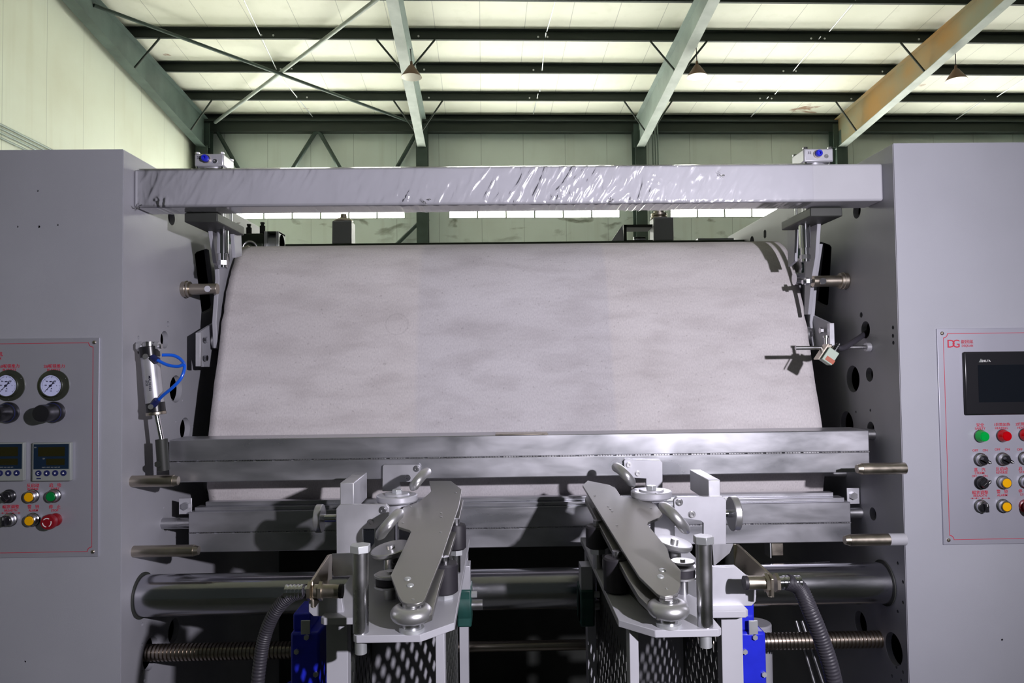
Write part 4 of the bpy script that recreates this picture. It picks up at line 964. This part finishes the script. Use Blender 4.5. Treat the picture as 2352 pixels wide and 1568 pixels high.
    # bracket columns to the deck
    a, b, Y = px['hub']; c = at(a, b, Y); MB().box((c.x+s*.03, c.y+.02, (ZD+c.z-.04)/2), (.05, .04, c.z-.04-ZD)).build('pedestal', 'aluminium', root, .002)
    a, b, Y, r = px['wheel']; c = at(a, b, Y)
    MB().lathe([(r*.96, -.008), (r, -.006), (r, .006), (r*.96, .008)], c, (1, 0, 0), 44).build('hand_wheel', 'ring_steel', root)
    MB().cyl(c, c-Vector((s*.04, 0, 0)), .009).build('wheel_shaft', 'chrome', root)
    # sensor carrier: gusset, arm and tab
    g = [at(a, b, Y) for a, b, Y in px['gusset']]; MB().prism(g, (0, .005, 0)).build('carrier_gusset', 'aluminium', root, .0006)
    g = [at(a, b, Y) for a, b, Y in px['arm']]; MB().prism(g, (s*.005, 0, 0)).build('carrier_arm', 'nickel', root, .0006)
    # deck block and foot plate, outer side
    g = [at(a, b, 1.375) for a, b in px['foot']]; MB().prism(g, (0, .012, 0)).build('foot_plate', 'bright_aluminium', root, .001)
    # green bearing housing towards the middle
    if px.get('bearing'):
        a, b, Y = px['bearing']; c = at(a, b, Y)
        k = MB().box(c, (.034, .08, .086)).cyl(c+Vector((-.017, 0, .0)), c+Vector((.017, 0, 0)), .046).build('bearing_housing', 'green_cast', root, .004)
        MB().box(c+Vector((.0, -.01, .070)), (.028, .05, .055)).build('bearing_bracket', 'bright_aluminium', root, .001)
        MB().cyl(c+Vector((.010, -.03, .03)), c+Vector((.030, -.03, .03)), .008, seg=6).build('housing_bolt', 'galvanised', root)
        MB().cyl(c+Vector((.0, 0, -.004)), c+Vector((.042, 0, -.004)), .012).build('shaft_end', 'steel', root)
    return root
def sensor(px0, px1, py, Y, s, label, tabs):
    a = at(px0, py, Y); b = at(px1, py, Y); root = empty('proximity_sensor', a, label, 'sensor', 'proximity sensors')
    MB().cyl(a, b, .0125, seg=28).build('sensor_barrel', 'nickel', root, .0008)
    MB().cyl(a-Vector((s*.006, 0, 0)), a, .0128, seg=28).build('sensor_face', 'black_rubber', root)
    for t in tabs:
        c = at(t, py, Y); MB().hexa(c-Vector((.003, 0, 0)), c+Vector((.003, 0, 0)), .0175).build('lock_nut', 'nickel', root)
    g = MB(); c = at(tabs[-1], py, Y)
    for k in range(5): g.cyl(c+Vector((s*(.012+.007*k), 0, 0)), c+Vector((s*(.016+.007*k), 0, 0)), .0125, seg=24)
    g.cyl(c, c+Vector((s*.045, 0, 0)), .0105, seg=24).build('sensor_tail', 'chrome', root)
    return root
LU = dict(bolt=828, bolt_top=1250,
    core=[(1000, 1120), (1042, 1125), (1030, 1175), (1000, 1262), (966, 1345), (925, 1340), (930, 1290), (968, 1215), (985, 1160)],
    cover=[(986, 1104), (1036, 1104), (1061, 1124), (1054, 1162), (1016, 1275), (976, 1375), (972, 1381), (958, 1386), (935, 1386), (924, 1381), (916, 1370), (897, 1321), (916, 1281), (944, 1221), (941, 1217), (915, 1209), (913, 1204), (925, 1166), (930, 1162), (962, 1152), (984, 1134), (991, 1127)],
    skirt=[(1000, 1112), (1040, 1112), (1064, 1130), (1048, 1200), (1010, 1318), (992, 1385), (975, 1392), (940, 1392), (930, 1300), (960, 1200)],
    screws=[(936, 1329), (942, 1344)], pins=[(1013, 1178), (1013, 1187), (1012, 1222), (948, 1376), (943, 1163), (925, 1200), (1046, 1131)],
    ring=(945, 1398), discs=[(898, 1262, 1.55, .043, .012, .18, 'ring_steel'), (912, 1140, 1.9, .01, .002, 0, 'steel'), (895, 1320, 1.45, .028, .008, 0, 'ring_steel')],
    bands=[(893, 1332, 1.45)], rubber=[(1048, 1232, 1.62, .022, .055), (1022, 1326, 1.45, .026, .060), (1040, 1160, 1.78, .015, .03)],
    bars=[[(986, 1080, 1.80), (972, 1090, 1.76), (958, 1106, 1.74), (945, 1124, 1.75)], [(923, 1173, 1.56), (905, 1190, 1.52), (885, 1212, 1.51), (868, 1236, 1.54)]],
    hub=(912, 1138, 1.74),
    brackets=[([(879, 1070), (882, 1067), (961, 1067), (965, 1071), (965, 1085), (950, 1106), (919, 1107), (919, 1128), (878, 1128)], 1.918, .008, 'mount_bracket', 'aluminium', [(956, 1076), (936, 1097)]),
              ([(772, 1168), (780, 1159), (886, 1158), (893, 1165), (893, 1186), (862, 1214), (833, 1214), (833, 1275), (773, 1275)], 1.60, .012, 'end_bracket', 'aluminium', [(879, 1171), (852, 1200)])],
    block=(797, 1141, 1.66, .16, .032, .065), wheel=(734, 1190, 1.72, .033),
    gusset=[(762, 1272, 1.42), (810, 1270, 1.30), (811, 1321, 1.30), (766, 1324, 1.42)],
    arm=[(718, 1335, 1.34), (757, 1274, 1.45), (763, 1272, 1.48), (763, 1330, 1.48), (757, 1331, 1.45), (757, 1345, 1.36), (724, 1396, 1.33), (719, 1394, 1.33)],
    foot=[(709, 1362), (782, 1345), (790, 1415), (720, 1415), (709, 1405)],
    bearing=(1068, 1385, 1.74))
RU = dict(bolt=1617, bolt_top=1230,
    core=[(1368, 1120), (1410, 1130), (1450, 1165), (1468, 1210), (1515, 1275), (1545, 1325), (1510, 1340), (1478, 1310), (1440, 1255), (1395, 1175)],
    cover=[(1350, 1103), (1338, 1114), (1386, 1192), (1440, 1279), (1468, 1323), (1508, 1362), (1516, 1367), (1528, 1369), (1545, 1367), (1556, 1360), (1563, 1345), (1564, 1310), (1538, 1280), (1533, 1259), (1487, 1204), (1489, 1199), (1515, 1188), (1522, 1180), (1508, 1160), (1495, 1151), (1480, 1149), (1425, 1138), (1415, 1122), (1400, 1113)],
    skirt=[(1352, 1112), (1344, 1126), (1390, 1210), (1440, 1300), (1468, 1345), (1510, 1385), (1548, 1385), (1560, 1320), (1520, 1262), (1470, 1190)],
    screws=[(1521, 1309), (1517, 1324)], pins=[(1397, 1163), (1402, 1169), (1406, 1174), (1417, 1206), (1467, 1150), (1495, 1167), (1531, 1351), (1366, 1138)],
    ring=(1535, 1380), discs=[(1548, 1248, 1.58, .040, .012, .18, 'ring_steel'), (1496, 1131, 1.9, .01, .002, 0, 'steel'), (1568, 1290, 1.45, .024, .006, 0, 'ring_steel')],
    bands=[(1566, 1312, 1.45)], rubber=[(1418, 1318, 1.47, .028, .07), (1372, 1232, 1.64, .026, .05)],
    bars=[[(1409, 1070, 1.82), (1424, 1078, 1.78), (1440, 1094, 1.76), (1456, 1115, 1.78)], [(1517, 1158, 1.58), (1540, 1176, 1.53), (1562, 1200, 1.52), (1580, 1222, 1.55)]],
    hub=(1496, 1129, 1.74),
    brackets=[([(1433, 1058), (1436, 1055), (1518, 1057), (1522, 1062), (1522, 1122), (1484, 1122), (1484, 1099), (1455, 1097), (1434, 1076)], 1.918, .008, 'mount_bracket', 'bright_aluminium', [(1444, 1067), (1465, 1087)]),
              ([(1548, 1148), (1556, 1141), (1660, 1140), (1668, 1149), (1668, 1252), (1616, 1252), (1616, 1201), (1610, 1196), (1570, 1190), (1549, 1172)], 1.60, .012, 'end_bracket', 'bright_aluminium', [(1560, 1153), (1589, 1181)])],
    block=(1641, 1127, 1.64, .16, .028, .05), wheel=(1686, 1179, 1.68, .040),
    gusset=[(1637, 1250, 1.30), (1685, 1249, 1.44), (1676, 1270, 1.40), (1640, 1300, 1.30)],
    arm=[(1684, 1249, 1.46), (1692, 1250, 1.46), (1766, 1318, 1.33), (1772, 1330, 1.32), (1772, 1372, 1.32), (1764, 1370, 1.32), (1755, 1350, 1.33), (1686, 1300, 1.46)],
    foot=[(1636, 1302), (1690, 1300), (1716, 1322), (1741, 1332), (1736, 1381), (1727, 1391), (1636, 1393)],
    bearing=(1345, 1385, 1.76))
unit(-.089, -1, LU, 'left fabric guider with cover plate, ring roller and perforated cage, its outer side in shadow')
unit(.206, 1, RU, 'right fabric guider with cover plate and bright aluminium brackets beside the blue motor')
sensor(780, 722, 1357, 1.335, -1, 'bronze proximity sensor held by the left guider, pointing to its clamp bolt', (737, 712))
sensor(1716, 1764, 1338, 1.33, 1, 'bronze proximity sensor held by the right guider above the blue motor', (1759, 1783))
def ribbed(pts, r, label):
    o = MB(); P_ = [at(*p) for p in pts]
    Q = []
    for i in range(len(P_)-1):
        p0 = P_[max(i-1, 0)]; p1 = P_[i]; p2 = P_[i+1]; p3 = P_[min(i+2, len(P_)-1)]
        for k in range(40):
            t = k/40; Q.append(.5*((2*p1)+(p2-p0)*t+(2*p0-5*p1+4*p2-p3)*t*t+(-p0+3*p1-3*p2+p3)*t**3))
    Q.append(P_[-1]); n = len(Q)
    o.tube(Q, r, 16, rad=lambda t: r*(1.0 if int(t*(n-1)) % 4 < 2 else .94), smooth=0)
    x = o.build('corrugated_conduit', 'conduit_rubber'); return tag(x, label, 'cable', 'corrugated conduits')
ribbed([(706, 1357, 1.335), (668, 1368, 1.34), (634, 1402, 1.35), (610, 1455, 1.36), (598, 1515, 1.36), (590, 1600, 1.36), (588, 1700, 1.38)], .0125, 'black corrugated conduit curving down from the left proximity sensor')
ribbed([(1806, 1336, 1.33), (1836, 1350, 1.33), (1862, 1405, 1.32), (1888, 1470, 1.32), (1910, 1540, 1.32), (1925, 1620, 1.33), (1935, 1700, 1.34)], .0150, 'black corrugated conduit hanging down from the right proximity sensor')

# gear motors
def motor(px, s, label):
    Y = 1.62; c = at(px, 1500, Y); root = empty('gear_motor', (c.x, Y+.06, .3), label, 'motor', 'blue gear motors')
    x0, x1 = sorted((c.x-.032, c.x+.032)); z = lambda y: at(px, y, Y).z
    MB().span((x0, Y, z(1600)), (x1, Y+.12, z(1452))).build('gearbox', 'blue_paint', root, .006)
    MB().span((x0+.003, Y+.01, z(1452)), (x0+.042, Y+.10, z(1372 if s > 0 else 1412))).build('gearbox_neck', 'blue_paint', root, .004)
    MB().cyl((c.x-.01, Y+.06, z(1600)), (c.x-.01, Y+.06, z(1800)), .055).build('motor_housing', 'blue_paint', root, .004)
    f = MB()
    for k in range(12): f.cyl((c.x-.01, Y+.06, z(1800)-.012*k), (c.x-.01, Y+.06, z(1800)-.012*k-.005), .058)
    f.cyl((c.x-.01, Y+.06, z(1800)), (c.x-.01, Y+.06, z(1800)-.15), .048).build('cooling_fins', 'blue_paint', root)
    q = at(px+2, 1440, Y-.004); MB().box(q, (.020, .004, .030)).build('name_plate', 'galvanised', root, .0005)
    for dy, dx in ((1495, -18), (1547, 26), (1462, 5)):
        v = at(px+dx, dy, Y); MB().hexa(v, v-Vector((0, .006, 0)), .006).build('gearbox_bolt', 'galvanised', root)
    return root
motor(1728, 1, 'blue gear motor beside the right guider, at the bottom of the picture')
motor(700, -1, 'blue gear motor in deep shadow beside the left guider')
# round tank and small rods low on the right, in the gloom
c = at(1765, 1500, 1.82+.2)
o = MB().cyl((c.x, 2.12, .2), (c.x, 2.12, at(1765, 1428, 2.12).z), .045, seg=40).build('oil_canister', 'light_paint', bevel=.004); tag(o, 'round grey canister behind the blue motor at right', 'canister')
for (a, b, l) in (((1828, 1425), (1870, 1568), 'thin slanting steel rod low at right, nearer the blue motor'), ((1842, 1425), (1890, 1568), 'thin slanting steel rod low at right, nearer the side plate')):
    o = MB().cyl(at(*a, 2.3), at(*b, 2.25), .006, seg=12).build('slanting_rod', 'steel'); tag(o, l, 'rod', 'slanting rods')
root = empty('door_damper', at(1830, 1293, 2.1), 'slim black damper rod above the big roller at right', 'damper')
MB().cyl(at(1755, 1297, 2.1), at(1818, 1295, 2.1), .0055).build('damper_tube', 'black_plastic', root)
MB().cyl(at(1818, 1295, 2.1), at(1905, 1290, 2.1), .003).build('damper_rod', 'chrome', root)
root = empty('switch_box', at(1786, 1268, 2.075), 'small steel switch box hanging under the lower box beam at right', 'switch')
a = at(1772, 1244, 2.06); b = at(1800, 1276, 2.06); MB().span((a.x, 2.06, b.z), (b.x, 2.09, a.z)).build('box_body', 'nickel', root, .002)
MB().span((a.x-.008, 2.05, b.z-.003), (a.x-.005, 2.095, a.z+.006)).build('box_bracket', 'galvanised', root)
